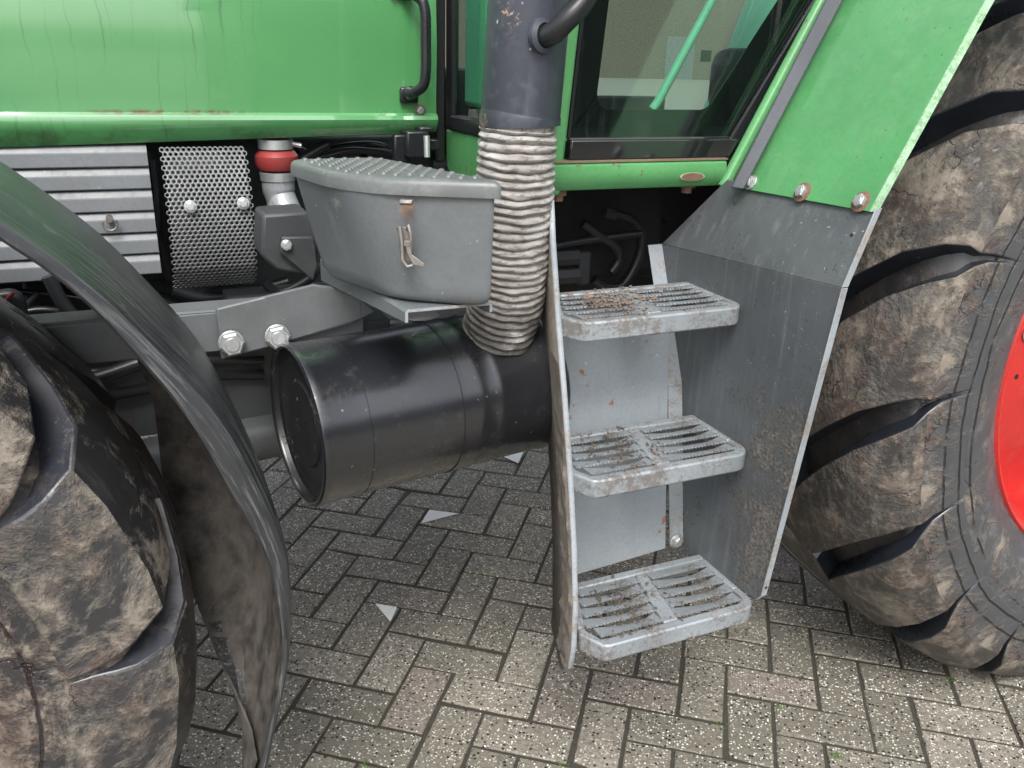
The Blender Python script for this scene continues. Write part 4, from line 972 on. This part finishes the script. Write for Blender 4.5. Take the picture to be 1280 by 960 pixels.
# black border behind the pane, with a rounded opening
ou = [Vector(dpt(xa(zb1)+.001, zb1+.002, 1.3520)), Vector(dpt(xb(zb1)-.018, zb1+.002, 1.3520)), Vector(dpt(xb(zt_)-.018, zt_-.002, 1.3520)), Vector(dpt(xa(zt_)+.001, zt_-.002, 1.3520))]
inn = [Vector(dpt(xa(1.295)+.055, 1.302, 1.3520)), Vector(dpt(xb(1.295)-.105, 1.302, 1.3520)), Vector(dpt(xb(zt_)-.09, zt_-.06, 1.3520)), Vector(dpt(xa(zt_)+.055, zt_-.06, 1.3520))]
inr = round_poly(inn, [.03, .02, .02, .02], 8); n = len(inr); b = MB()
k4 = n//4
vs = ou+inr; F = []
for c in range(4):
    for i in range(k4-1): F.append((c, 4+c*k4+i, 4+c*k4+i+1))
    F.append((c, 4+c*k4+k4-1, 4+((c+1) % 4)*k4, (c+1) % 4))
b.add(vs, F); o = b.build('glass_border', 'black_glass', DO, smooth=False); sm = o.modifiers.new('thickness', 'SOLIDIFY'); sm.thickness = .002; sm.offset = -1
b = MB().prism([dpt(xa(zb1)+.001, zb1, 1.338), dpt(xa(zb1)+.008, zb1, 1.338), dpt(xa(zt_)+.008, zt_, 1.338), dpt(xa(zt_)+.001, zt_, 1.338)], (0, .0065, 0)); b.build('door_seal', 'black', DO, bevel=.002)
b = MB().prism([dpt(xb(zb0)-.030, zb0, 1.336), dpt(xb(zb0)+.006, zb0, 1.336), dpt(xb(zt_)+.006, zt_, 1.336), dpt(xb(zt_)-.030, zt_, 1.336)], (0, .0085, 0)); b.build('door_seal', 'black', DO, bevel=.002)
b = MB().tube([at(815, 137, Y=1.50), at(822, 128, Y=1.50), at(893, -5, Y=1.50), at(930, -80, Y=1.50)], [.008, .009, .008, .008], 12); b.build('door_grab_rail', 'inner_green', DO)

# hydraulics in the dark opening under the cab
hose_px([(757, 266), (775, 269), (792, 277), (802, 296), (797, 325), (778, 356), (755, 357), (742, 349)], 1.62, .0105)
hose_px([(728, 279), (750, 295), (768, 307), (773, 325), (764, 340)], 1.60, .0105)
hose_px([(690, 308), (715, 303), (750, 298), (800, 292)], 1.60, .0095)
for px, r in (((704, 322), .018), ((704, 345), .018)):
    p = at(*px, Y=1.60); b = MB().tube([p+Vector((-.02, 0, 0)), p+Vector((.035, 0, 0))], r, 6); b.build('hydraulic_fitting', 'grey_dark', T, bevel=.001)
p = at(725, 333, Y=1.62); MB().box(p, (.03, .05, .075)).build('hydraulic_manifold', 'grey_dark', T, bevel=.006)
p = at(763, 267, Y=1.62); MB().tube([p+Vector((-.015, 0, .004)), p+Vector((.012, 0, -.004))], .012, 6).build('hydraulic_fitting', 'grey_dark', T)

# ---- wheels
def wheel(name, c, prof, lugs_path, npair, R0, sign, mat_c, phase, label, lug_mats, lug_span):
    """prof: (y, r) carcass section outer bead -> inner bead; lugs_path: list of (y, r, height, dphi deg, half base, half top)"""
    cx, cy, cz = c; seg = 120; b = MB()
    P = lambda y, r, ph: (-r*math.cos(ph)*sign, y-cy, r*math.sin(ph))
    b.rings([[P(y, r, 2*math.pi*k/seg) for y, r in prof] for k in range(seg)], False, closed=True)
    # rings() closes each section; drop the faces that span the open bead side
    n = len(prof); F = []
    for f in b.f:
        j = sorted(i % n for i in f)
        if j[0] == 0 and j[-1] == n-1: continue
        F.append(f)
    b.f = F; b.mi = [0]*len(F)
    o = b.build(name, mat_c, T, mw=None); o.matrix_basis = Matrix.Translation(c); CENTRE[o.name] = Vector(c); o['label'] = label
    def lug(flip):
        l = MB(); rings_ = []
        for i, (y, r, h, dp, hb, ht) in enumerate(lugs_path):
            yy_ = 2*cy-y if flip else y
            # outward normal in the (y, r) section
            y0_, r0_ = lugs_path[max(0, i-1)][:2]; y1_, r1_ = lugs_path[min(len(lugs_path)-1, i+1)][:2]
            ty, tr = y1_-y0_, r1_-r0_; q = math.hypot(ty, tr); ny, nr = -tr/q, ty/q
            if flip: ny = -ny
            ph = R_(dp)
            top = (yy_+ny*h, r+nr*h); base = (yy_-ny*.012, r-nr*.012)
            pt = lambda s_, half, yr: P(yr[0], yr[1], ph+s_*half/yr[1])
            rings_.append([pt(1, hb, base), pt(1, ht, top), pt(.45, ht, (top[0]+ny*.0012, top[1]+nr*.0012)), pt(-.45, ht, (top[0]+ny*.0012, top[1]+nr*.0012)), pt(-1, ht, top), pt(-1, hb, base)])
        k = len(rings_); n_ = 6
        for r_ in rings_: l.v += r_
        for i in range(k-1):
            for j in range(n_):
                l.f.append((i*n_+j, i*n_+(j+1) % n_, (i+1)*n_+(j+1) % n_, (i+1)*n_+j)); l.mi.append((2 if i < (3 if sign > 0 else 4) else 0) if j in (1, 2, 3) else 1)
        l.f.append(tuple(range(n_))); l.mi.append(2); l.f.append(tuple((k-1)*n_+j for j in range(n_))); l.mi.append(1)
        me = l.mesh('lug', True); me.materials.append(M[lug_mats[0]]); me.materials.append(M[lug_mats[1]]); me.materials.append(M[mat_c.replace('tyre', 'shoulder')]); return me
    LA, LB = lug(False), lug(True)
    for k in range(npair):
        for fl, me_ in ((0, LA), (1, LB)):
            a = phase+360/npair*(k+.5*fl)
            q = link('lug', me_, None, o); q.matrix_basis = Matrix.Translation(c) @ Matrix.Rotation(R_(a)*sign, 4, 'Y')
            if not q.modifiers: bv = q.modifiers.new('bevel', 'BEVEL'); bv.width = .0035; bv.segments = 2; bv.limit_method = 'ANGLE'; bv.angle_limit = R_(40)
    return o
RC = (2.065, 1.29, .83)
rprof = [(1.085, .500), (1.068, .515), (1.045, .545), (1.012, .60), (.998, .655), (1.002, .705), (1.020, .755), (1.045, .79), (1.080, .812), (1.14, .825), (1.29, .832)]
rprof = rprof+[(2*1.29-y, r) for y, r in reversed(rprof[:-1])]
hp_ = lambda r, f: r*R_(10)*f
rl = [(1.000, .675, .0005, 4.4, hp_(.675, .985), hp_(.675, .98)), (1.003, .715, .003, 4.2, hp_(.715, .985), hp_(.715, .975)), (1.014, .748, .009, 3.6, hp_(.748, .98), hp_(.748, .955)), (1.024, .768, .020, 2.8, hp_(.768, .965), hp_(.768, .93)), (1.036, .782, .032, 2.0, .121, .113), (1.056, .799, .043, .9, .121, .112), (1.10, .817, .052, -1.6, .121, .111), (1.16, .826, .052, -5.6, .119, .109), (1.22, .830, .050, -9.8, .115, .105), (1.28, .832, .048, -14.0, .108, .098), (1.318, .832, .046, -16.6, .098, .088)]
RT = wheel('rear_tyre', RC, rprof, rl, 18, .87, 1, 'rear_tyre', 15.8-10, 'mud caked rear tyre with chevron lugs', ('lug_top', 'lug_side'), None)
b = MB(); ry = lambda d: d
b.lathe([(1.062, .508), (1.058, .516), (1.064, .521), (1.074, .518), (1.088, .500), (1.10, .490), (1.13, .470), (1.16, .462), (1.26, .455), (1.26, .40), (1.235, .34), (1.225, .20), (1.20, .17), (1.20, .005)], (2.065, 0, .83), (0, 1, 0), 96)
RM = b.build('rear_rim', 'rim', T); RM['label'] = 'bright red rear rim'
p = at(1270, 471, Y=1.12)
for k in range(8):
    a = 2*math.pi*k/8; bolt(RM, Vector((2.065+.23*math.cos(a), 1.226, .83+.23*math.sin(a))), (0, -1, 0), .03)
o = MB().lathe([(0, .006), (.0008, .006), (.0008, .0002)], at(1270.5, 471, Y=1.098), (0, -1, 0), 12).build('bolt_hole', 'black_dull', RM)
FC = (-.605, 1.215, .605)
fprof = [(1.075, .345), (1.06, .360), (1.035, .395), (1.020, .44), (1.022, .49), (1.036, .53), (1.060, .558), (1.095, .574), (1.215, .583)]
fprof = fprof+[(2*1.215-y, r) for y, r in reversed(fprof[:-1])]
hq_ = lambda r, f: r*R_(180/13)*f
fl_ = [(1.020, .465, .0005, 3.5, hq_(.465, .985), hq_(.465, .98)), (1.024, .495, .004, 3.2, hq_(.495, .985), hq_(.495, .97)), (1.032, .520, .012, 2.8, hq_(.520, .97), hq_(.520, .93)), (1.040, .535, .024, 2.0, .124, .116), (1.062, .560, .040, .4, .125, .116), (1.10, .575, .045, -2.6, .125, .115), (1.14, .579, .045, -7.0, .122, .112), (1.19, .582, .044, -13, .115, .105), (1.235, .583, .042, -18.5, .105, .095)]
# the front wheel is seen from behind: its lugs trail the other way
FT = wheel('front_tyre', FC, fprof, [(y, r, h, -d, a_, t_) for y, r, h, d, a_, t_ in fl_], 13, .625, -1, 'front_tyre', -7.5, 'mud caked front tyre under the black fender', ('front_lug_top', 'front_lug_face'), None)
b = MB().lathe([(1.075, .365), (1.070, .374), (1.085, .372), (1.10, .350), (1.15, .335), (1.28, .33), (1.25, .20), (1.20, .12), (1.20, .005)], (-.605, 0, .605), (0, 1, 0), 72); b.build('front_rim', 'rim', T)

# ---- front fender: arc of black plastic with a turned-down lip
def fender():
    b = MB(); rings_ = []
    far_px = [(60, None), (45, (155, 400, 1.46)), (30, (195, 500, 1.46)), (15, (207, 600, 1.46)), (6, (216, 655, 1.44)), (-4, (236, 720, 1.38)), (-14, (275, 820, 1.22)), (-21, (314, 905, 1.09)), (-26, (322, 950, 1.035))]
    far = []
    for d, p in far_px:
        if p is None: far.append((d, Vector((-.627+.72*math.cos(R_(d)), 1.46, .62+.72*math.sin(R_(d))))))
        else: far.append((d, at(p[0], p[1], Y=p[2])))
    def far_at(d):
        if d >= 60: return Vector((-.627+.72*math.cos(R_(d)), 1.46, .62+.72*math.sin(R_(d))))
        for (d0, p0), (d1, p1) in zip(far[:-1], far[1:]):
            if d0 >= d >= d1: t = (d0-d)/(d0-d1); return p0.lerp(p1, t)
        return far[-1][1]
    N = 84
    for i in range(N+1):
        d = 150-(150+26)*i/N; th = R_(d)
        r = .777 if d > 10 else .777-.035*min(1, (10-d)/22)
        lip = .014 if d > 45 else (.014+.018*min(1, (45-d)/22) if d > 16 else .032-.022*min(1, (16-d)/16))
        wob = .004*mnoise.noise(Vector((i*.21, 0, 3)))
        y0 = 1.0+.003*math.sin(i*.5)
        C = lambda y, rr_: Vector((-.627+(rr_+wob)*math.cos(th), y, .62+(rr_+wob)*math.sin(th)))
        F = far_at(d); yf = F.y; span = max(.02, yf-y0)
        k1 = min(1, span/.40)
        outer = [C(y0+.003, r-lip), C(y0-.002, r-lip+.004), C(y0, r-.010), C(y0+.008*k1, r-.001), C(y0+.030*k1, r+.004), C(y0+.055*k1, r+.002), C(y0+.07*k1, r+.006), C(y0+span*.45, r+.008*k1), C(y0+span*.72, r+.002)]
        m_ = outer[-1]; c1 = C(y0+span*.97, r-.006)
        for t in (.35, .7): outer.append(m_*(1-t)**2+c1*2*t*(1-t)+F*t*t)
        outer.append(F)
        inn_ = [p+(C(p.y, r)-C(p.y, r+.0045)) for p in reversed(outer[3:])]+[C(y0+.006, r-lip)]
        rings_.append(outer+inn_)
    b.rings(rings_, True)
    nt_ = len(rings_[0]); no = len(outer)
    for fi in range(N*nt_):
        b.mi[fi] = 1 if no-1 <= fi % nt_ <= nt_-3 else 0
    o = b.build('front_fender', ['fender', 'fender_in'], T); o['label'] = 'scuffed black front fender arching over the front tyre'
    return o
FF_ = fender()
print('objects', len(bpy.data.objects))
